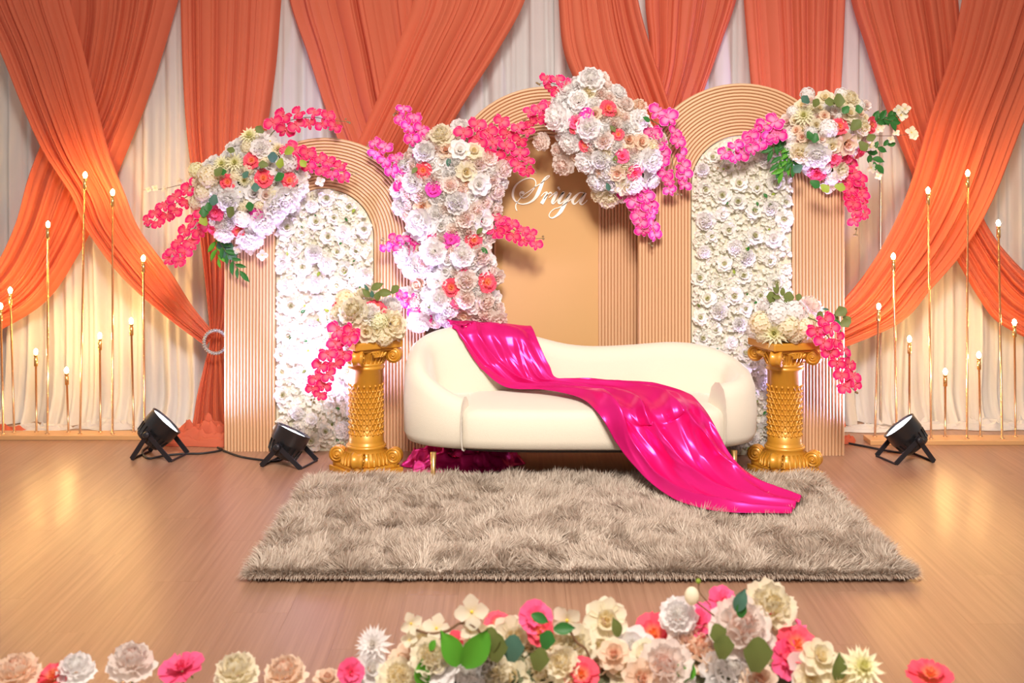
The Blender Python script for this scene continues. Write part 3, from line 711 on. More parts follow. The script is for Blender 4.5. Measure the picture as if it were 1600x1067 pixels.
# --- on the lettered arch crown
aM = arrangement('flower_arrangement', 950, 215, DR-.04, 'oval white and blush rose arrangement on the lettered arch')
PM = [(860,188),(870,162),(885,142),(905,122),(918,110),(935,112),(948,130),(975,148),(1000,170),(1015,195),(1033,220),(1033,245),(1026,275),(1010,290),(985,303),(960,313),(948,305),(930,284),(911,264),(898,246),(882,225),(864,206)]
EM = [(950,170,26,'carnation','coralf'),(900,191,22,'carnation','pink'),(917,179,22,'carnation','magenta'),(966,210,18,'carnation','coralf'),(972,244,22,'carnation','pink'),(991,269,26,'carnation','pink'),(915,227,20,'carnation','coralf'),(930,178,22,'rose','peach'),(938,270,16,'rose','peach'),(897,202,14,'carnation','coralf'),
 (923,127,40,'peony','white'),(886,145,32,'peony','white'),(904,160,34,'peony','white'),(875,184,44,'peony','white'),(921,201,40,'peony','white'),(1013,250,40,'peony','white'),(1026,219,30,'peony','blush'),(996,188,34,'peony','white'),(1014,279,32,'peony','white'),(918,252,36,'peony','white'),(938,248,30,'peony','white'),(997,170,28,'peony','peach'),(992,202,26,'rose','white'),(1000,222,28,'rose','peach'),(944,221,30,'peony','blush'),(880,216,26,'dogwood_blossom','white'),(893,222,34,'peony','white'),(975,290,30,'rose','cream'),(950,305,36,'peony','cream'),(988,285,34,'peony','white'),(963,148,30,'peony','white'),(965,270,26,'rose','peach'),(848,221,28,'peony','blush'),(874,234,24,'peony','blush'),(882,256,34,'peony','blush'),(940,300,32,'peony','cream'),(936,281,34,'peony','white'),(975,166,28,'peony','blush')]
cluster(aM, PM, DR+.03, .17, 55, EM, [('peony','blush',3),('rose','white',2),('rose','peach',1.2),('peony','white',3),('peony','cream',1)], rng, 11, 16, 5000)
spray(aM, [(905,168),(895,152),(880,138),(862,130),(840,131)], DR-.06, 9, .11, rng, 'orchid', .05)
spray(aM, [(880,185),(862,176),(845,176),(830,182),(818,190)], DR-.05, 8, .115, rng, 'orchid', .05)
spray(aM, [(1012,185),(1035,200),(1047,230),(1052,262),(1057,290),(1060,304)], DR-.10, 14, .115, rng, 'orchid2', .08, spread=.75)
spray(aM, [(980,292),(998,308),(1006,330),(1012,355),(1017,384)], DR-.08, 11, .12, rng, 'orchid2', .05)
for (x, y, c_) in [(954,196,'euc'),(952,298,'teal'),(960,255,'euc'),(1015,190,'leaf')]:
    leaf(aM, 'oval', c_, P(x, y, DR-.20), (rng.uniform(-1, 1), -.2, rng.uniform(-1, 1)), (0, -1, .3), .05)
# --- on the tallest arch shoulder
aR = arrangement('flower_arrangement', 1295, 220, DR-.02, 'mixed cream, peach and pink flower arrangement on the tallest arch')
PR = [(1224,208),(1237,177),(1262,155),(1290,145),(1318,147),(1340,162),(1365,185),(1364,212),(1350,235),(1325,255),(1318,278),(1290,285),(1266,268),(1246,258),(1232,242)]
ER = [(1289,155,28,'rose','cream'),(1257,182,34,'dahlia','lemon'),(1326,157,30,'peony','cream'),(1325,179,32,'rose','cream'),(1359,195,26,'carnation','coralf'),(1311,198,26,'carnation','coralf'),(1231,192,28,'rose','blush'),(1245,204,16,'rose','peach'),(1254,214,17,'rose','peach'),(1288,181,17,'rose','peach'),(1343,178,16,'rose','peach'),(1352,165,18,'rose','blush'),(1304,174,15,'rose','blush'),(1267,208,22,'hydrangea','white'),(1294,201,32,'hydrangea','white'),(1283,218,20,'rose','blush'),(1277,240,42,'peony','white'),(1251,238,32,'peony','cream'),(1299,228,28,'rose','cream'),(1321,224,36,'rose','peach'),(1344,199,28,'peony','cream'),(1277,268,30,'carnation','pink'),(1301,247,27,'carnation','pink'),(1323,246,24,'carnation','pink'),(1343,235,26,'carnation','pink'),(1310,266,30,'peony','cream'),(1294,290,26,'dogwood_blossom','white'),(1315,289,22,'dogwood_blossom','white'),(1262,149,24,'hydrangea','white'),(1239,176,20,'hydrangea','white'),(1275,195,20,'rose','cream'),(1280,170,18,'rose','cream')]
cluster(aR, PR, DR, .14, 50, ER, [('hydrangea','white',2),('rose','cream',2),('rose','blush',2)], rng, 9, 13)
for (x, y, s_, c_) in [(1310,146,18,'euc'),(1305,160,14,'euc'),(1264,161,13,'teal'),(1272,167,12,'euc'),(1330,203,17,'euc'),(1343,221,15,'euc'),(1326,166,12,'leaf'),(1340,164,12,'leaf'),(1253,258,14,'teal'),(1275,208,13,'leaf'),(1262,205,12,'leaf'),(1368,212,13,'euc'),(1283,288,14,'lime'),(1304,290,14,'lime'),(1266,283,14,'leaf')]:
    leaf(aR, 'round', c_, P(x, y, DR-.25), (rng.uniform(-1, 1), -.2, rng.uniform(-1, 1)), (rng.uniform(-.3, .3), -1, .3), s_*1.2*DR/F)
for pts in ([(1240,215),(1228,225),(1220,245),(1216,262)], [(1242,220),(1235,235),(1230,252),(1222,270)], [(1240,212),(1226,214),(1214,222),(1206,236)], [(1246,225),(1240,240),(1238,258)]):
    sprig(aR, pts, DR-.13, 9, .075, rng, 'long', 'leaf' if pts[0][0] != 1242 else 'bright')
sprig(aR, [(1358,190),(1375,185),(1392,182),(1406,178)], DR-.10, 9, .06, rng, 'oval', 'leaf', 'twig')
sprig(aR, [(1360,195),(1378,186),(1395,190)], DR-.11, 7, .06, rng, 'oval', 'leaf', 'twig')
sprig(aR, [(1352,238),(1366,232),(1388,226)], DR-.09, 6, .055, rng, 'oval', 'leaf', 'twig')
sprig(aR, [(1354,236),(1362,246),(1370,258)], DR-.09, 5, .065, rng, 'oval', 'leaf', 'twig')
blossom_twig(aR, [(1360,200),(1385,185),(1408,177)], DR-.10, [(1408,180,24),(1404,172,18),(1414,170,20),(1372,203,16)], rng, 'cream')
blossom_twig(aR, [(1360,212),(1390,212),(1426,210)], DR-.09, [(1424,207,22),(1428,214,16),(1400,208,14),(1376,200,16),(1392,218,14)], rng, 'cream')
blossom_twig(aR, [(1350,225),(1362,245),(1368,275)], DR-.08, [(1360,230,20),(1361,262,20),(1372,276,14)], rng, 'cream')
spray(aR, [(1228,205),(1205,200),(1185,212),(1165,228),(1142,240),(1122,264)], DR-.14, 12, .115, rng, 'orchid2', .12)
spray(aR, [(1318,262),(1330,282),(1336,305),(1342,332),(1337,367)], DR-.08, 12, .11, rng, 'orchid', .05)

# ------------------------------------------------------------------ flower walls in the niches
def flower_wall(arch_data, label, seed, dd):
    root0, c, R, ri = arch_data; g = random.Random(seed)
    root = empty('floral_panel', (c.x, dd+.04, 0), label, 'flower wall'); loc = WL[root.name]; r = ri-.004
    b = MB(); f = arch_path(0, c.z, r); m = len(f)
    vs = [Vector((p.x, -.028, p.z)) for p in f]+[Vector((p.x, .010, p.z)) for p in f]
    b.add(vs, [tuple(range(m))[::-1], tuple(range(m, 2*m))]+[(k, m+k, m+k+1, k+1) for k in range(m-1)])
    b.build('backing', M['wall_backing'], root, False, loc)
    def inside(x, z, mg): 
        if abs(x) > r-mg or z < mg: return False
        return z < c.z or math.hypot(x, z-c.z) < r-mg
    # loose ruffled filler petals: too many to count
    q = MB(); k = 0
    while k < 2600:
        x = g.uniform(-r, r); z = g.uniform(0, c.z+r)
        if not inside(x, z, .012): continue
        k += 1; s_ = g.uniform(.026, .044); Rm = frame((g.uniform(-.8, .8), -1, g.uniform(-.7, .8)), g.uniform(0, 6)); pb = MB(); base = Vector((x, -.034-g.uniform(0, .03), z))
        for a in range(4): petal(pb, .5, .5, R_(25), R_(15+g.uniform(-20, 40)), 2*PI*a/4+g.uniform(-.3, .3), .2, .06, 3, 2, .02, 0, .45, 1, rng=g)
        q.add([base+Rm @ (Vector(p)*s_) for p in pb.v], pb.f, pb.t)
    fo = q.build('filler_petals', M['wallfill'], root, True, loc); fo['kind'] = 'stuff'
    pl = []
    for _ in range(3000):
        x = g.uniform(-r, r); z = g.uniform(0.03, c.z+r); s_ = g.uniform(.085, .135)
        if not inside(x, z, .034): continue
        if any(math.hypot(x-a, z-b_) < .088 for a, b_ in pl): continue
        pl.append((x, z)); kind = g.choice(['rose', 'rose', 'rose', 'peony'])
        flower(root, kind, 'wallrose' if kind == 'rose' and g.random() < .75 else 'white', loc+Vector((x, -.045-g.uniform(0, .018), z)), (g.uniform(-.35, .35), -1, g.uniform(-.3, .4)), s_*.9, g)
    for _ in range(40):
        x = g.uniform(-r, r); z = g.uniform(.05, c.z+r)
        if inside(x, z, .03): leaf(root, 'oval', g.choice(['leaf', 'lime', 'euc', 'leaf']), loc+Vector((x, -.068, z)), (g.uniform(-1, 1), -.3, g.uniform(-1, 1)), (0, -1, .2), g.uniform(.016, .034))
    return root
M['wall_backing'] = mat('flower_wall_backing', (0.62, 0.58, 0.44), 0.9, var=.2, scale=40)
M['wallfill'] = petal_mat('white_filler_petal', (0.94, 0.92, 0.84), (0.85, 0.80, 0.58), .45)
flower_wall(archL, 'white artificial flower wall set inside the lowest arch', 21, DL)
flower_wall(archR, 'white artificial flower wall set inside the tallest arch', 22, DR)

# ================================================================== SOFA
SX, SY, SA, SB = 0.347, 6.60, 0.900, 0.375     # centre, half width, half depth
Z0, ZS = 0.195, 0.395
def sell(a, n=3.0):
    ca, sa = math.cos(a), math.sin(a)
    r = (abs(ca/SA)**n+abs(sa/SB)**n)**(-1/n); return Vector((r*ca, r*sa, 0))
ring_ = [sell(2*PI*i/4000) for i in range(4000)]
def front_index(x0):   # front = negative y
    best = min(range(2000, 4000), key=lambda i: abs(ring_[i].x-x0)); return best
iL = front_index(-0.595); iR = front_index(0.700)
idx = list(range(iL, 2000, -1)) + list(range(2000, -1, -1)) + list(range(3999, iR-1, -1))
path = [ring_[i] for i in idx]
cum = [0]
for i in range(1, len(path)): cum.append(cum[-1]+(path[i]-path[i-1]).length)
NP = 90; pp = []
for k in range(NP):
    s_ = cum[-1]*k/(NP-1); j = min(len(cum)-2, int(np.searchsorted(cum, s_, 'right')-1)); f = (s_-cum[j])/(cum[j+1]-cum[j]); pp.append(path[j].lerp(path[j+1], f))
def sofa_h(p):
    x, y = p.x, p.y
    if y > 0.12:   # back, measured along x
        hb = np.interp(x, [-.90, -.8, -.68, -.55, -.42, -.25, -.05, .1, .3, .5, .65, .78, .9], [.675, .71, .73, .738, .728, .675, .622, .612, .622, .642, .638, .615, .565])
    else: hb = None
    side = np.interp(y, [-.375, -.36, -.33, -.27, -.15, 0, .12], [.405, .41, .445, .52, .60, .645, .668]) if x < 0 else np.interp(y, [-.375, -.36, -.33, -.25, -.1, .12], [.495, .497, .50, .515, .54, .568])
    if hb is None: return float(side)
    return float(hb)
hs = [sofa_h(p) for p in pp]
for _ in range(4): hs = [hs[0]]+[(hs[i-1]+hs[i]*2+hs[i+1])/4 for i in range(1, NP-1)]+[hs[-1]]
def section(h):
    m = min(.05, (h-Z0)*.3)
    return [(.05, Z0), (.018, Z0+.012), (0, Z0+.05), (-.004, (Z0+h)/2), (.006, h-.07), (.022, h-.025), (.055, h), (.085, h-.004), (.115, h-.028), (.135, h-.08), (.155, max(ZS-.04, h-.2)), (.165, ZS-.08), (.165, Z0+.02), (.12, Z0)]
root = empty('sofa', (SX, SY, 0), 'cream upholstered curved back sofa with slim brass legs', 'sofa'); loc = WL[root.name]
pts = []; ns = len(section(.7))
def inward(k):
    a = pp[min(k+1, NP-1)]-pp[max(k-1, 0)]; n_ = Vector((a.y, -a.x, 0)).normalized()
    if n_.dot(-pp[k]) < 0: n_ = -n_
    return n_
rows = []
for k in range(NP):
    n_ = inward(k); rows.append([pp[k]+n_*o+Vector((0, 0, z)) for o, z in section(hs[k])])
for r_ in rows: pts += r_
b = MB(); b.grid(pts, ns, NP, close_u=True)
b.f.append(tuple(range(ns))); b.f.append(tuple((NP-1)*ns+i for i in range(ns))[::-1]); b.mi += [0, 0]
sofa_parts = []; loc0 = loc
o = b.build('back_shell', M['boucle'], root, True, loc); bevel(o, .012, 3); o.modifiers['bevel'].angle_limit = 1.0; sofa_parts.append(o)
# seat: front block between the shell ends, plus the deck inside the shell
b = MB(); xs = list(np.linspace(-.588, .693, 44)); sec_n = 12; pts = []
for i, x in enumerate(xs):
    yf = -SB*(1-abs(x/SA)**3.0)**(1/3.0)+.004
    e = min(1, min(i, len(xs)-1-i)/2.0); rr = .035; top = ZS+.004-(.016*(1-e)); yf += .010*(1-e)**2; bot = Z0+.006
    yb = SB*(1-abs(x/SA)**3.0)**(1/3.0)-.13
    sec = [(yf+.03, bot), (yf+.004, bot+.012), (yf-.004, bot+.05), (yf-.006, (bot+top)/2), (yf-.002, top-.045), (yf+.008, top-.020), (yf+.026, top-.007), (yf+.055, top), (0, top+.008), (yb-.08, top+.004), (yb, top-.012), (yb, bot)]
    pts += [Vector((x, y, z)) for y, z in sec]
b.grid(pts, sec_n, len(xs), close_u=True)
b.f.append(tuple(range(sec_n))[::-1]); b.f.append(tuple((len(xs)-1)*sec_n+i for i in range(sec_n))); b.mi += [0, 0]
xs = np.linspace(-.80, .80, 40); pts = []
for x in xs:
    q = (1-min(1, abs(x/(SA-.06)))**3.0)**(1/3.0)*(SB-.10)
    pts += [Vector((x, -q, Z0+.01)), Vector((x, -q, ZS-.02)), Vector((x, -q+.02, ZS-.008)), Vector((x, 0, ZS+.002)), Vector((x, q-.02, ZS-.008)), Vector((x, q, ZS-.02)), Vector((x, q, Z0+.01))]
b.grid(pts, 7, len(xs), close_u=True)
sofa_parts.append(b.build('seat', M['boucle'], root, True, loc))
b = MB(); n = 60; o_ = [sell(2*PI*i/n)*.84 for i in range(n)]
b.add([Vector((p.x, p.y, Z0-.012)) for p in o_]+[Vector((p.x, p.y, Z0+.012)) for p in o_], [tuple(range(n))[::-1]]+[(i, (i+1) % n, n+(i+1) % n, n+i) for i in range(n)])
b.build('base_frame', M['dark'], root, False, loc)
for (u, d, rz) in [(677, 6.30, .016), (748, 6.80, 0.0), (1147, 6.34, 0.016), (1060, 6.80, 0.0)]:
    x = (u-800)/F*d; b = MB()
    b.lathe([(.008, 0), (.0085, .004), (.0155, Z0-.012-rz)], 14)
    b.build('leg', M['brass'], root, True, (x, d, rz))

# ------------------------------------------------------------------ satin sash
def sash():
    rows = [((690,702,7.05),(800,702,7.05)), ((694,600,7.04),(815,600,7.04)), ((697,515,7.01),(826,522,7.01)), ((699,503,6.93),(831,513,6.93)), ((720,530,6.85),(843,540,6.84)), ((748,572,6.79),(858,572,6.79)),
            ((790,606,6.70),(873,596,6.74)), ((850,612,6.58),(935,600,6.71)), ((903,624,6.42),(1010,605,6.66)), ((934,648,6.19),(1064,616,6.52)), ((962,692,6.17),(1099,640,6.27)), ((990,728,6.12),(1119,672,6.17)),
            ((1025,765,6.00),(1142,712,6.12)), ((1070,788,5.80),(1170,742,6.08)), ((1140,803,5.63),(1212,764,6.00)), ((1236,804,5.62),(1254,779,5.86))]
    L = catmull([tuple(P(*r[0])) for r in rows], 220); R = catmull([tuple(P(*r[1])) for r in rows], 220)
    NU = 110; nt = 220; G = np.zeros((nt, NU, 3))
    for j in range(nt):
        for i in range(NU):
            u = i/(NU-1); G[j, i] = L[j]*(1-u)+R[j]*u
    # lay the sheet onto the sofa: anything that would sink in is brought to the surface
    from mathutils.bvhtree import BVHTree
    trees = [BVHTree.FromPolygons([v.co+loc0 for v in o.data.vertices], [tuple(p.vertices) for p in o.data.polygons]) for o in sofa_parts]
    camp = Vector((0, 0, CH))
    for j in range(nt):
        t = j/(nt-1)*15
        for i in range(NU):
            p = Vector(G[j, i])
            if t > 2.0:
                for tr in trees:
                    h = tr.ray_cast(Vector((p.x, p.y, 1.5)), Vector((0, 0, -1)))
                    if h[0] is not None and t < 3.6 and h[0].z > p.z-.008: p.z = h[0].z+.008
            if t > 3.0:
                dr = (p-camp).normalized(); dist = (p-camp).length
                for tr in trees:
                    h = tr.ray_cast(camp, dr)
                    if h[0] is not None and h[3]-.010 < dist: p = camp+dr*(h[3]-.010); dist = h[3]-.010
            G[j, i] = p
    for _ in range(3):
        K = G.copy(); K[1:-1, 1:-1] = (G[:-2, 1:-1]+G[2:, 1:-1]+G[1:-1, :-2]+G[1:-1, 2:]+4*G[1:-1, 1:-1])/8; G = K
    T = np.gradient(G, axis=0); U = np.gradient(G, axis=1); Nn = np.cross(U, T); Nn /= np.linalg.norm(Nn, axis=2, keepdims=True)+1e-9
    flip = np.sign((Nn*(np.array([0, -1, .8]))).sum(2, keepdims=True)); flip[flip == 0] = 1; Nn *= flip
    Nn[:60] = np.where(np.arange(60)[:, None, None] < 40, np.array([0, .9, .4]), Nn[:60])
    pts = []
    rs = random.Random(4); creases = [(rs.uniform(.05, .95), rs.uniform(3, 14), rs.uniform(-.10, .10), rs.uniform(1.2, 3.5), rs.uniform(.025, .06), rs.uniform(.5, 1.0)) for _ in range(34)]
    for j in range(nt):
        t = j/(nt-1)*15
        A = float(np.interp(t, [0, 2.5, 3.2, 4.5, 6.5, 8, 10, 12, 14, 15], [.008, .004, .006, .020, .026, .034, .066, .070, .045, .022]))
        for i in range(NU):
            u = i/(NU-1); h = 0
            for (c0, tc, sl, ln, wd, am) in creases:
                e = (t-tc)/ln
                if abs(e) < 1: h += am*(1-e*e)*max(0, 1-abs(u-c0-sl*(t-tc))/(wd*1.6))
            w_ = u*3.1+.55*nz(u*1.5, t*.28, 4.0)-.04*t
            f1 = (1-abs(math.sin(PI*w_)))
            h = A*min(1.6, .45*h+.85*f1**1.3+.20*nz(u*4, t*.8, 2.0))
            p = G[j, i]+Nn[j, i]*(max(h, 0)+.006)
            if t > 12.2 and p[2] < .062: p[2] = .062+.3*max(h, 0)
            pts.append(Vector(p))
    c = P(880, 640, 6.5); loc = Vector((c.x, c.y, 0)); b = MB(); b.grid(rel(loc, pts), NU, nt)
    o = b.build('satin_sash', M['satin'], None, True, loc); tag(o, 'hot pink satin sash draped over the cream sofa and onto the rug', 'fabric')
    m = o.modifiers.new('s', 'SOLIDIFY'); m.thickness = .002; m.offset = 0
    q = PZ(715, 735); cloth_puddle('sash_puddle', heap(q.x+.02, q.y+.10, .29, .18, .15, 2.2), M['satin'], o)
sash()

# ------------------------------------------------------------------ rug
def rug():
    x0, x1, y0, y1 = -1.02, 1.545, 4.93, 6.44
    root = empty('shag_rug', ((x0+x1)/2, (y0+y1)/2, 0), 'shaggy taupe beige rug lying in front of the cream sofa', 'rug'); loc = WL[root.name]
    b = MB(); b.box(x0+.03-loc.x, x1-.03-loc.x, y0+.03-loc.y, y1-.03-loc.y, .001, .012); b.build('backing', M['rugback'], root, False, loc)
    g = np.random.default_rng(3); N = 150000
    x = g.uniform(x0, x1, N); y = g.uniform(y0, y1, N); N2 = 14000; per = g.uniform(0, 1, N2)
    y[:N2] = y0+g.uniform(-.012, .03, N2)
    def vn(x, y, f, seed):
        h = np.random.default_rng(seed).uniform(-1, 1, (256, 256)); xx = x*f+50; yy = y*f+50
        xi = np.floor(xx).astype(int); yi = np.floor(yy).astype(int); fx = xx-xi; fy = yy-yi; fx = fx*fx*(3-2*fx); fy = fy*fy*(3-2*fy)
        a = h[xi % 256, yi % 256]; b_ = h[(xi+1) % 256, yi % 256]; c = h[xi % 256, (yi+1) % 256]; d = h[(xi+1) % 256, (yi+1) % 256]
        return (a*(1-fx)+b_*fx)*(1-fy)+(c*(1-fx)+d*fx)*fy
    ang = vn(x, y, 4.5, 1)*3.6+vn(x, y, 16, 2)*2.4+g.normal(0, .45, N)
    lean = .62+.38*vn(x, y, 14, 5)+g.normal(0, .14, N)+.0
    ex = np.clip((x-(x1-.05))/.05, 0, 1)-np.clip(((x0+.05)-x)/.05, 0, 1); ey = np.clip((y-(y1-.05))/.05, 0, 1)-np.clip(((y0+.05)-y)/.05, 0, 1)
    ln = .070*(1+.25*vn(x, y, 9, 7)+g.normal(0, .14, N)); lean = np.clip(lean, .1, 1.15)
    edge = np.maximum(abs(ex), abs(ey)); lean = lean*(1-edge)+edge*g.uniform(.7, 1.55, N); ln = ln*(1-.25*edge)
    dx = np.cos(ang)*(1-edge)+ex*1.2; dy = np.sin(ang)*(1-edge)+ey*1.2; q = np.hypot(dx, dy)+1e-6; dx /= q; dy /= q
    w_ = .0021*(1+g.normal(0, .25, N)); wa = g.uniform(0, PI, N); wx = np.cos(wa)*w_; wy = np.sin(wa)*w_
    base = np.stack([x, y, np.full(N, .010)], 1)
    mid = base+np.stack([dx*ln*.5*np.sin(lean*.6), dy*ln*.5*np.sin(lean*.6), ln*.5*np.cos(lean*.6)], 1)
    l2 = lean*1.35; tip = mid+np.stack([dx*ln*.5*np.sin(l2), dy*ln*.5*np.sin(l2), ln*.5*np.cos(l2)], 1); tip[:, 2] = np.maximum(tip[:, 2], .003)
    side = np.stack([wx, wy, np.zeros(N)], 1)
    V = np.stack([base-side, base+side, mid-side, mid+side, tip], 1).reshape(-1, 3)-np.array(loc)
    I = np.arange(N)*5
    tris = np.stack([np.stack([I, I+1, I+3], 1), np.stack([I, I+3, I+2], 1), np.stack([I+2, I+3, I+4], 1)], 1).reshape(-1, 3)
    me = bpy.data.meshes.new('pile'); me.vertices.add(len(V)); me.vertices.foreach_set('co', V.ravel().astype(np.float32))
    nt = len(tris); me.loops.add(nt*3); me.loops.foreach_set('vertex_index', tris.ravel().astype(np.int32))
    me.polygons.add(nt); me.polygons.foreach_set('loop_start', np.arange(0, nt*3, 3, dtype=np.int32)); me.polygons.foreach_set('loop_total', np.full(nt, 3, np.int32))
    a = me.attributes.new('t', 'FLOAT', 'POINT'); tv = np.clip(.5+g.normal(0, .24, N), 0, 1)
    a.data.foreach_set('value', np.repeat(tv, 5).astype(np.float32)); me.update(); me.validate(); me.materials.append(M['pile'])
    o = link('pile', me, root, loc); o['kind'] = 'stuff'
M['rugback'] = mat('rug_backing', (0.30, 0.24, 0.20), 0.95)
M['pile'] = petal_mat('rug_pile', (0.86, 0.76, 0.64), (0.50, 0.39, 0.31), 0.30, 0.8)
e = nodes(M['pile'])[0]
for n_ in e:
    if n_.type == 'VALTORGB': n_.color_ramp.elements[0].position = 0.1; n_.color_ramp.elements[1].position = .9
rug()

# ------------------------------------------------------------------ pedestals
def volute(b, M4, r, wdt):
    """scroll: axis along local X, centred at origin"""
    Rx = M4 @ Matrix.Rotation(PI/2, 4, 'Y')
    b.lathe([(r*.98, -wdt/2), (r, -wdt/2+.004), (r*.90, -wdt*.2), (r*.86, 0), (r*.90, wdt*.2), (r, wdt/2-.004), (r*.98, wdt/2)], 20, Rx)
    for s_ in (-1, 1):
        pth = []
        for i in range(44):
            a = i/43*2*PI*2.25; rr = r*(.95-.80*i/43); pth.append(M4 @ Vector((s_*(wdt/2+.001), rr*math.cos(a), rr*math.sin(a))))
        b.tube(pth, .0042, 6)
        b.lathe([(r*.2, 0), (r*.16, .008), (.001, .010)], 10, M4 @ Matrix.Translation((s_*wdt/2, 0, 0)) @ Matrix.Rotation(s_*PI/2, 4, 'Y'))
def pedestal(upx, d, rot, label):
    x = (upx-800)/F*d; root = empty('pedestal', (x, d, 0), label, 'pedestal'); loc = WL[root.name]; Rz = Matrix.Rotation(rot, 4, 'Z')
    b = MB(); b.box(-.142, .142, -.142, .142, 0, .030, Rz); b.box(-.128, .128, -.128, .128, .030, .046, Rz); bevel(b.build('plinth', M['gold'], root, False, loc), .005, 2)
    b = MB(); b.lathe([(.118, .044), (.125, .06), (.122, .085), (.110, .10), (.098, .125), (.104, .132), (.104, .142), (.096, .146)], 40)
    for k in range(28):
        a = 2*PI*k/28; b.tube([Vector((.127*math.cos(a), .127*math.sin(a), .05)), Vector((.123*math.cos(a), .123*math.sin(a), .085)), Vector((.106*math.cos(a), .106*math.sin(a), .112))], .006, 6)
    b.build('base_moulding', M['gold'], root, True, loc)
    sh = MB(); sh.lathe([(.097, .14), (.097, .15), (.092, .156), (.089, .165), (.088, .20), (.083, .205), (.083, .455), (.088, .46), (.089, .535), (.096, .54), (.096, .550), (.090, .556), (.097, .562), (.097, .572)], 48)
    sh.build('shaft', M['gold'], root, True, loc)
    # lattice relief around the shaft: crossing ribs with a stud in every mesh
    lt = MB(); n = 18; z0, z1, rr = .205, .455, .0845; rowsn = 9; hz = (z1-z0)/rowsn
    def cyl(a, z, r=rr): return Vector((r*math.cos(a), r*math.sin(a), z))
    for k in range(n):
        a = 2*PI*k/n; st = 2*PI/n/2
        for s_ in (-1, 1):
            lt.tube([cyl(a+s_*st*(i if i % 2 == 0 else i), z0+hz*i) for i in range(rowsn+1)], .0042, 5)
        for i in range(rowsn+1):
            lt.ball(cyl(a+(st if i % 2 else 0), z0+hz*i, .087), .0075, 6, 4)
            if i < rowsn: lt.ball(cyl(a+(0 if i % 2 else st), z0+hz*i, .084), .0062, 6, 4)
    lt.build('lattice_relief', M['gold'], root, True, loc)
    b = MB(); b.lathe([(.094, .568), (.094, .585), (.102, .60), (.116, .625), (.124, .640)], 40)
    for k in range(26):
        a = 2*PI*k/26; b.tube([cyl(a, .574, .095), cyl(a, .598, .105), cyl(a, .622, .120), cyl(a, .634, .126)], .006, 6)
    for k in range(4):     # palmette on each face
        Mk = Rz @ Matrix.Rotation(k*PI/2, 4, 'Z')
        for j in range(-2, 3): b.tube([Mk @ Vector((.010*j, -.128, .612)), Mk @ Vector((.016*j, -.140, .628)), Mk @ Vector((.020*j, -.136, .640-.004*abs(j)))], [.005, .008, .004], 6)
    b.build('capital', M['gold'], root, True, loc)
    b = MB(); b.box(-.120, .120, -.120, .120, .636, .652, Rz); b.box(-.140, .140, -.140, .140, .652, .690, Rz); bevel(b.build('abacus', M['gold'], root, False, loc), .006, 2)
    for k in range(4):
        Mk = Rz @ Matrix.Rotation(PI/4+k*PI/2, 4, 'Z')
        for nm, zc, rad, out in (('volute', .612, .042, .150), ('base_volute', .088, .044, .150)):
            v = MB(); volute(v, Mk @ Matrix.Translation((0, -out, zc)), rad, .050)
            if nm == 'volute': v.tube([Mk @ Vector((0, -.10, .648)), Mk @ Vector((0, -.135, .652)), Mk @ Vector((0, -.165, .650))], .018, 8)
            else: v.box(-.025, .025, -out-.02, -.09, .03, .075, Mk)
            v.build('volute', M['gold'], root, True, loc)
    return root
PDL, PDR = 6.66, 6.63
pedestal(572, PDL, R_(36), 'gold roman column pedestal standing before the lowest arch')
pedestal(1226, PDR, R_(18), 'gold roman column pedestal standing before the tallest arch')

# bouquets on the pedestals
def bouquet(upx, d, label, explicit, leaves, spr, seed, fillc):
    g = random.Random(seed); x = (upx-800)/F*d; zt = .690
    root = empty('bouquet', (x, d, zt), label, 'bouquet'); loc = WL[root.name]
    b = MB(); b.ball((0, 0, .055), .10, 16, 8, sc=(1, 1, .75)); b.lathe([(.09, .0), (.09, .03)], 20); b.build('moss_core', M['moss'], root, True, loc)
    c = Vector((x, d, zt+.05)); placed = []
    def put(px, py, s_, kind, col):
        pz = CH-(py-HV)/F*d; p0 = P(px, py, d); o = Vector((p0.x-c.x, 0, p0.z-c.z)); rx, rz = .175, .16
        q = (o.x/rx)**2+(o.z/rz)**2; dep = .14*math.sqrt(max(0, 1-q)); p = P(px, py, d-dep); n_ = Vector((o.x/rx, -math.sqrt(max(.12, 1-q)), o.z/rz+.15))
        flower(root, kind, col, p-n_.normalized()*.012, n_, s_*d/F*1.32, g); placed.append((px, py, s_/2))
    for e in explicit: put(*e)
    for _ in range(700):
        a = g.uniform(0, 2*PI); r = math.sqrt(g.random()); px = upx+50*r*math.cos(a); pz = zt+.055+.15*r*math.sin(a); py = HV+(CH-pz)*F/d; rr = g.uniform(10, 15)
        if pz < zt+.02: continue
        if any(math.hypot(px-a_, py-b_) < (rr+c_)*.5 for a_, b_, c_ in placed): continue
        put(px, py, 2*rr, *g.choice(fillc))
    # behind and sides
    for k in range(14):
        a = PI*(.05+.9*k/13); el = g.uniform(.1, .8); n_ = Vector((math.cos(a)*math.cos(el), math.sin(a)*math.cos(el), math.sin(el))); flower(root, *g.choice(fillc), c+Vector((n_.x*.12, n_.y*.11, n_.z*.11)), n_, .09, g)
    for (px, py, s_, kind, col, dr) in leaves: leaf(root, kind, col, P(px, py, d-.10), (dr[0], -.15, dr[1]), (g.uniform(-.3, .3), -1, .3), s_*d/F)
    return root, g
W_ = [('peony', 'cream'), ('peony', 'white'), ('rose', 'cream'), ('hydrangea', 'cream')]
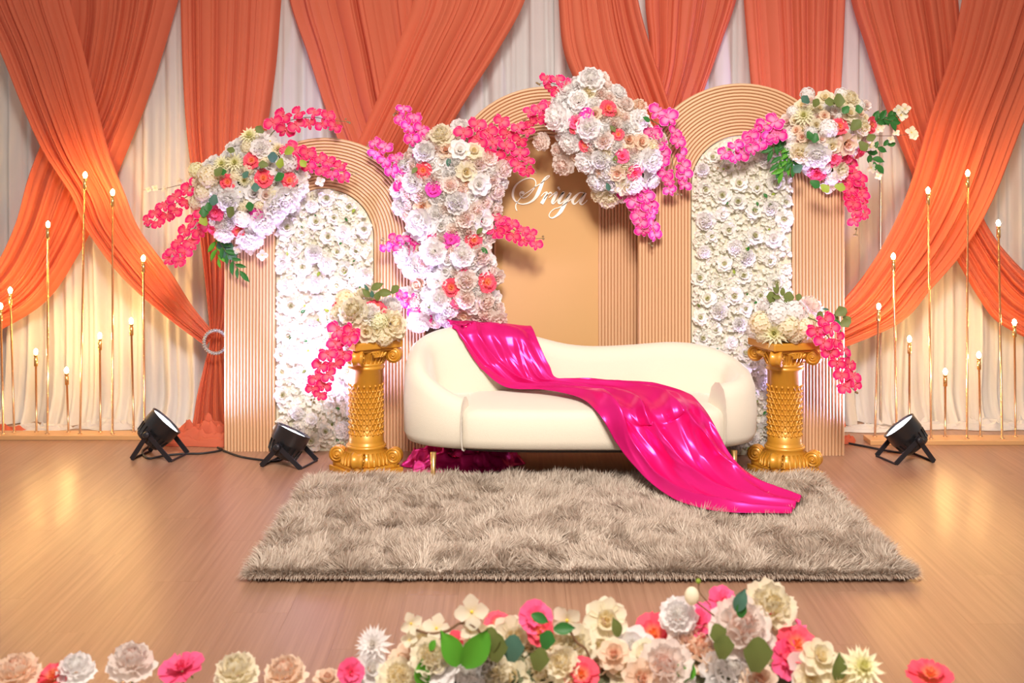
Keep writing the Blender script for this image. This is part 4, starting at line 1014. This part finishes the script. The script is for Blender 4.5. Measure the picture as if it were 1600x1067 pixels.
bl, g = bouquet(572, PDL, 'cream bouquet with a hanging pink orchid on the pedestal by the lowest arch',
  [(588,480,27,'carnation','coralf'),(524,476,18,'carnation','coralf'),(573,517,34,'rose','cream'),(556,490,44,'peony','cream'),(611,507,40,'peony','cream'),(540,470,32,'hydrangea','cream'),(528,492,30,'peony','cream'),(548,537,26,'peony','blush'),(600,527,26,'hydrangea','cream'),(545,548,22,'hydrangea','white'),(572,465,34,'peony','cream'),(610,480,32,'peony','white'),(592,502,26,'hydrangea','lemon'),(622,520,24,'peony','cream')],
  [(580,452,22,'oval','euc',(1,.5)),(590,458,24,'oval','euc',(1,.05)),(612,458,16,'round','euc',(.6,.7)),(578,464,18,'oval','euc',(-.7,.8)),(590,470,14,'round','euc',(0,1)),(576,455,14,'long','teal',(-.6,1)),(582,465,12,'oval','teal',(-.1,1)),(553,503,10,'oval','leaf',(0,-1))], None, 31, W_)
spray(bl, [(560,500),(541,512),(532,542),(515,565),(503,590),(495,612),(489,628)], [PDL-.12, PDL-.20, PDL-.22, PDL-.22, PDL-.2, PDL-.2, PDL-.2], 11, .115, g, 'orchid', .16)
HY = [('hydrangea', 'cream'), ('hydrangea', 'white'), ('dahlia', 'lemon'), ('hydrangea', 'lemon')]
br, g = bouquet(1226, PDR, 'cream hydrangea bouquet with a hanging pink orchid by the tallest arch',
  [(1210,520,40,'dahlia','lemon'),(1232,510,34,'hydrangea','cream'),(1255,512,34,'hydrangea','cream'),(1190,505,34,'hydrangea','cream'),(1215,492,36,'hydrangea','white'),(1240,488,34,'hydrangea','white'),(1266,482,36,'peony','blush'),(1197,482,30,'peony','white'),(1275,520,28,'hydrangea','cream'),(1197,471,12,'carnation','coralf'),(1246,475,18,'carnation','coralf'),(1252,484,12,'carnation','pink'),(1180,515,26,'hydrangea','white'),(1210,540,24,'dahlia','lemon')],
  [(1206,474,19,'round','euc',(-.1,1)),(1231,475,20,'round','euc',(.1,1)),(1206,490,18,'round','euc',(.2,.9)),(1246,470,12,'round','euc',(.3,1)),(1215,458,17,'long','euc',(-.1,1)),(1222,462,14,'oval','euc',(.1,1)),(1287,503,18,'round','euc',(.8,.6)),(1305,492,20,'round','euc',(.8,.5)),(1312,508,18,'round','euc',(.7,.3)),(1300,512,16,'round','leaf',(.6,.6)),(1312,515,16,'oval','leaf',(-.1,-1)),(1295,484,12,'long','teal',(-1,.2)),(1244,517,10,'oval','leaf',(.5,-1))], None, 32, HY)
sprig(br, [(1268,500),(1290,496),(1308,490),(1318,495)], PDR-.08, 4, .05, g, 'round', 'euc', 'twig')
sprig(br, [(1240,490),(1225,472),(1214,458)], PDR-.12, 4, .04, g, 'oval', 'euc', 'twig')
spray(br, [(1260,495),(1280,505),(1296,530),(1310,552),(1322,580),(1328,602),(1337,612)], [PDR-.12, PDR-.18, PDR-.2, PDR-.2, PDR-.2, PDR-.2, PDR-.2], 11, .115, g, 'orchid', .16)

# ------------------------------------------------------------------ par lights
def par_can(px, py, d, nrm, yaw, label, power, col):
    n_ = Vector(nrm).normalized(); c = P(px, py, d); root = empty('par_light', (c.x, c.y, 0), label, 'stage light', 'stage uplights'); loc = WL[root.name]
    Rm = Matrix.Translation(c-loc) @ frame(n_).to_4x4()
    b = MB(); b.lathe([(.035, -.105), (.070, -.100), (.080, -.085), (.088, -.03), (.096, -.02), (.098, .045), (.100, .047), (.100, .052), (.094, .052), (.092, .040)], 40, Rm, cap=False)
    for k in range(16):
        a = 2*PI*k/16; b.tube([Rm @ Vector((.082*math.cos(a), .082*math.sin(a), -.085)), Rm @ Vector((.091*math.cos(a), .091*math.sin(a), -.028))], .003, 5)
    b.lathe([(.036, -.104), (.001, -.104)], 20, Rm)
    b.build('housing', M['blue'], root, True, loc)
    l_ = MB(); l_.lathe([(.001, .046), (.05, .044), (.092, .040)], 40, Rm, cap=False); l_.build('lens', M['lens'], root, True, loc)
    # two hinged yoke brackets, each a flat U with two arms
    ax = Vector((math.cos(yaw), math.sin(yaw), 0)); fw = Vector((-math.sin(yaw), math.cos(yaw), 0)); cz = c.z
    for s_ in (-1, 1):
        y = MB(); feet = []
        foot = c-loc+fw*s_*(.115)+Vector((0, 0, -cz+.006))
        for e in (-1, 1):
            top = c-loc+ax*e*.108-n_*.02; ft = foot+ax*e*.098
            dr = (ft-top).normalized(); wv = ax.cross(dr).normalized()
            vs = []
            for q in (top-dr*.02, ft):
                for a1 in (-.013, .013):
                    for a2 in (-.003, .003): vs.append(q+wv*a1+ax*a2)
            y.add(vs, [(0, 1, 3, 2), (4, 6, 7, 5), (0, 4, 5, 1), (2, 3, 7, 6), (0, 2, 6, 4), (1, 5, 7, 3)]); feet.append(ft)
        y.tube([feet[0], feet[1]], .006, 8); y.build('bracket', M['black'], root, False, loc)
    for e in (-1, 1):
        k_ = MB(); Rk = Matrix.Translation(c-loc+ax*e*.112-n_*.02) @ frame(ax*e).to_4x4(); k_.lathe([(.018, 0), (.018, .018), (.012, .022)], 12, Rk); k_.build('knob', M['black'], root, True, loc)
    ld = bpy.data.lights.new('par_beam', 'SPOT'); ld.energy = power; ld.color = col; ld.spot_size = R_(115); ld.spot_blend = 1.0; ld.shadow_soft_size = .07
    lo = bpy.data.objects.new('par_beam', ld); C.objects.link(lo); lo.parent = root; lo.location = c-loc+n_*.062; lo.rotation_euler = n_.to_track_quat('-Z', 'Y').to_euler()
    return root
COOL = (0.64, 0.50, 1.0)
par_can(250, 668, 6.98, (.66, .16, .70), 1.35, 'black stage uplight standing before the coral hem puddle', 85, COOL)
par_can(452, 686, 6.82, (.42, .16, .88), 1.28, 'black stage uplight standing before the white flower wall', 150, COOL)
par_can(1414, 676, 6.92, (-.62, .16, .76), 1.82, 'black stage uplight standing before the rose gold stand base', 190, COOL)
def cable(pts, label):
    W3 = catmull([tuple(PZ(x, y, .006)) for x, y in pts], 60); loc = Vector(W3[0]); b = MB(); b.tube([Vector(p)-loc for p in W3], .006, 6)
    tag(b.build('power_cable', M['rubber'], None, True, loc), label, 'cable')
cable([(232,697),(222,706),(232,716),(255,712),(285,709),(318,708),(346,703),(340,699)], 'black cable from the uplight by the coral hem puddle')
cable([(349,704),(375,713),(405,718),(432,720),(448,712)], 'black cable running to the uplight before the flower wall')
cable([(1318,691),(1345,696),(1375,702),(1400,706),(1418,707),(1428,702)], 'black cable running from the tallest arch to its uplight')

# ================================================================== FOREGROUND FLOWERS
FD = 2.95
b = MB(); b.box(-1.5, 1.5, -.14, .14, 0, .30); b.box(-1.52, 1.52, -.16, .16, .30, .325)
pl = b.build('planter', M['planter'], None, False, (0.12, FD, 0)); tag(pl, 'long white planter trough holding the foreground flowers', 'planter'); bevel(pl, .006)
fg = empty('flower_arrangement', (P(950, 1000, FD).x, FD, .325), 'large low arrangement of cream roses, dogwood and pink blooms before the rug', 'flower arrangement')
g = random.Random(77)
FG0 = [(585,1008,52,'dahlia','white'),(578,1045,46,'rose','white'),(547,1050,36,'carnation','pink'),(778,977,36,'carnation','coralf'),(836,965,44,'carnation','pink'),(846,988,36,'carnation','coralf'),(946,970,56,'rose','cream'),(800,998,58,'rose','cream'),(650,1024,54,'rose','peach'),(712,1014,44,'carnation','coralf'),(715,1066,84,'peony','white'),(908,1056,48,'carnation','coralf'),(853,1056,70,'peony','cream'),(940,1050,56,'rose','peach'),(674,1032,56,'peony','cream'),(900,1010,56,'peony','cream'),(760,1040,56,'peony','white'),(620,1062,54,'peony','cream'),(800,1062,56,'rose','cream'),(930,1014,50,'rose','cream'),(880,1040,46,'peony','cream'),
 (1128,941,42,'carnation','pink'),(1199,956,74,'peony','cream'),(1060,964,50,'peony','white'),(1092,972,48,'carnation','pink'),(1112,964,40,'carnation','pink'),(1021,992,54,'carnation','coralf'),(988,1014,58,'rose','white'),(1152,985,82,'peony','blush'),(1219,988,66,'carnation','pink'),(1243,1010,54,'carnation','coralf'),(1228,1030,52,'carnation','pink'),(1087,1023,78,'peony','peach'),(1040,1047,74,'peony','blush'),(1134,1054,90,'peony','white'),(1344,1046,64,'dahlia','lemon'),(1279,1029,50,'rose','cream'),(1185,1066,50,'rose','peach'),(1310,1066,50,'rose','cream'),(1000,1060,50,'rose','peach'),(1065,1000,44,'rose','blush'),(975,1052,46,'rose','cream')]
FG = FG0+[(x, y, s_, k, c_) for x, y, s_, k, c_ in [(630,1040,44,'rose','peach'),(690,1050,44,'rose','white'),(740,1010,40,'rose','cream'),(775,1050,44,'peony','cream'),(825,1020,46,'rose','cream'),(870,1005,40,'peony','cream'),(890,1066,44,'rose','cream'),(960,1025,44,'rose','peach'),(1010,1025,44,'rose','cream'),(1060,1062,44,'peony','white'),(1110,1000,46,'rose','blush'),(1185,1005,48,'rose','blush'),(1200,1040,46,'peony','cream'),(1265,1062,44,'rose','cream'),(1300,1045,44,'rose','lemon'),(660,1000,36,'rose','cream'),(760,1000,40,'rose','cream')]]
for (x, y, s_, k, c_) in FG:
    d = FD+g.uniform(-.06, .06)+(1000-y)*.0012; nrm = (g.uniform(-.5, .5), -1, g.uniform(.35, 1.2))
    flower(fg, k, c_, P(x, y, d), nrm, s_*d/F*1.3, g)
for (x, y, s_) in [(642,974,40),(682,982,48),(737,956,58),(735,985,40),(886,969,56),(1257,1045,76),(640,1000,30)]:
    d = FD-.05; flower(fg, 'dogwood_blossom', 'cream' if x < 1000 else 'white', P(x, y, d), (g.uniform(-.5, .5), -1, g.uniform(.0, .9)), s_*d/F, g)
for (x, y, s_, k, c_, dr) in [(716,1040,62,'oval','bright',(-.25,.6)),(725,1042,72,'oval','bright',(.55,.8)),(773,1034,44,'round','euc',(.1,1)),(767,1018,38,'round','euc',(0,1)),(799,1034,42,'round','teal',(.1,1)),(850,1014,30,'round','leaf',(.3,1)),(839,1048,36,'round','euc',(.2,1)),(663,1075,46,'oval','bright',(-.1,1)),(865,983,34,'oval','leaf',(1,.1)),(1150,955,38,'oval','teal',(.4,1)),(1157,965,30,'oval','leaf',(.1,1)),(1125,1008,34,'round','euc',(-.2,1)),(1128,1030,38,'round','euc',(.1,1)),(1180,1050,54,'round','euc',(.1,1)),(1308,1064,44,'oval','euc',(.1,1)),(966,995,32,'oval','euc',(-.2,.9)),(830,960,30,'oval','leaf',(1,-.4)),(680,1000,20,'oval','bright',(-.4,-.8)),(1075,1064,36,'ivy','bright',(-.4,.6))]:
    leaf(fg, k, c_, P(x, y, FD-.12), (dr[0], -.1, dr[1]), (g.uniform(-.3, .3), -1, .5), s_*FD/F)
def twig(par, pts, d, r=.003):
    W3 = catmull([tuple(P(x, y, d)) for x, y in pts], 16); loc = Vector(W3[0]); b = MB(); b.tube([Vector(p)-loc for p in W3], r, 6); return b.build('twig', M['twig'], par, True, loc)
twig(fg, [(650,984),(672,990),(700,985),(720,973),(742,980),(753,995),(757,1030)], FD-.06); twig(fg, [(886,975),(900,1002),(915,1014),(925,1040)], FD-.06)
twig(fg, [(1092,908),(1093,925),(1110,945)], FD-.03, .0016); twig(fg, [(1081,935),(1100,950),(1120,965)], FD-.03, .0022)
q = MB(); q.ball((0, 0, 0), .0062, 8, 6); q.build('bud', M['lime'], fg, True, P(1091, 908, FD-.03))
q = MB(); q.ball((0, 0, 0), .017, 10, 8, t=1.0, sc=(1, .9, 1.25)); q.build('flower_bud', M['cream'], fg, True, P(1081, 931, FD-.03))
for (cx, cy) in [(800, 1038), (1100, 1030), (1185, 1020), (930, 1040), (1250, 1050), (680, 1055)]:
    pass
b = MB()
n = 24; xs = np.linspace(560, 1350, n); pts = []
for x in xs:
    top = np.interp(x, [560, 640, 740, 850, 950, 1020, 1100, 1200, 1280, 1350], [1050, 1030, 1000, 1005, 1010, 1015, 985, 985, 1030, 1060])
    for (dy, dz) in ((.12, 0), (.10, .6), (.0, 1), (-.06, .7), (-.10, 0)):
        p = P(x, top+12, FD); p.y = FD+.02+dy; p.z = .325+(p.z-.325)*dz; pts.append(p)
b.grid(rel(WL[fg.name], pts), 5, n); b.build('moss_core', M['moss'], fg, True, WL[fg.name])
# single stems beside the arrangement
for (x, y, s_, k, c_, lab) in [(28,1060,66,'peony','peach','single pale peach rose stem beside a coral stem and a white stem'),(86,1062,58,'carnation','coralf','single coral stem between the pale peach rose and the white rose'),(120,1052,54,'peony','white','single white rose stem behind the coral stem'),(205,1043,66,'peony','blush','single blush rose stem with green sepals standing taller than its neighbours'),(285,1049,66,'carnation','pink','single rose pink stem standing beside the tall blush rose'),(370,1058,64,'peony','cream','single cream rose stem beside the rose pink stem'),(447,1061,62,'peony','peach','single peach rose stem beside the cream rose'),(512,1066,44,'rose','peach','small peach rose stem next to the low arrangement'),(1453,1060,64,'carnation','coralf','single coral red stem standing apart beyond the low arrangement')]:
    d = FD-.02; top = P(x, y, d); rt = empty('long_stemmed_bloom', (top.x, d, .325), lab, 'flower')
    flower(rt, k, c_, top, (g.uniform(-.25, .25), -.28, 1), s_*d/F*1.2, g)
    b = MB(); b.tube([Vector((0, 0, 0)), Vector((.004, 0, (top.z-.325)*.5)), Vector((0, 0, top.z-.325))], .003, 6); b.build('stem', M['stem'], rt, True, WL[rt.name])
    for a in range(5): leaf(rt, 'oval', 'bright', top-Vector((0, 0, .004)), (math.cos(a*1.26), math.sin(a*1.26), -.35), (0, 0, 1), .03)
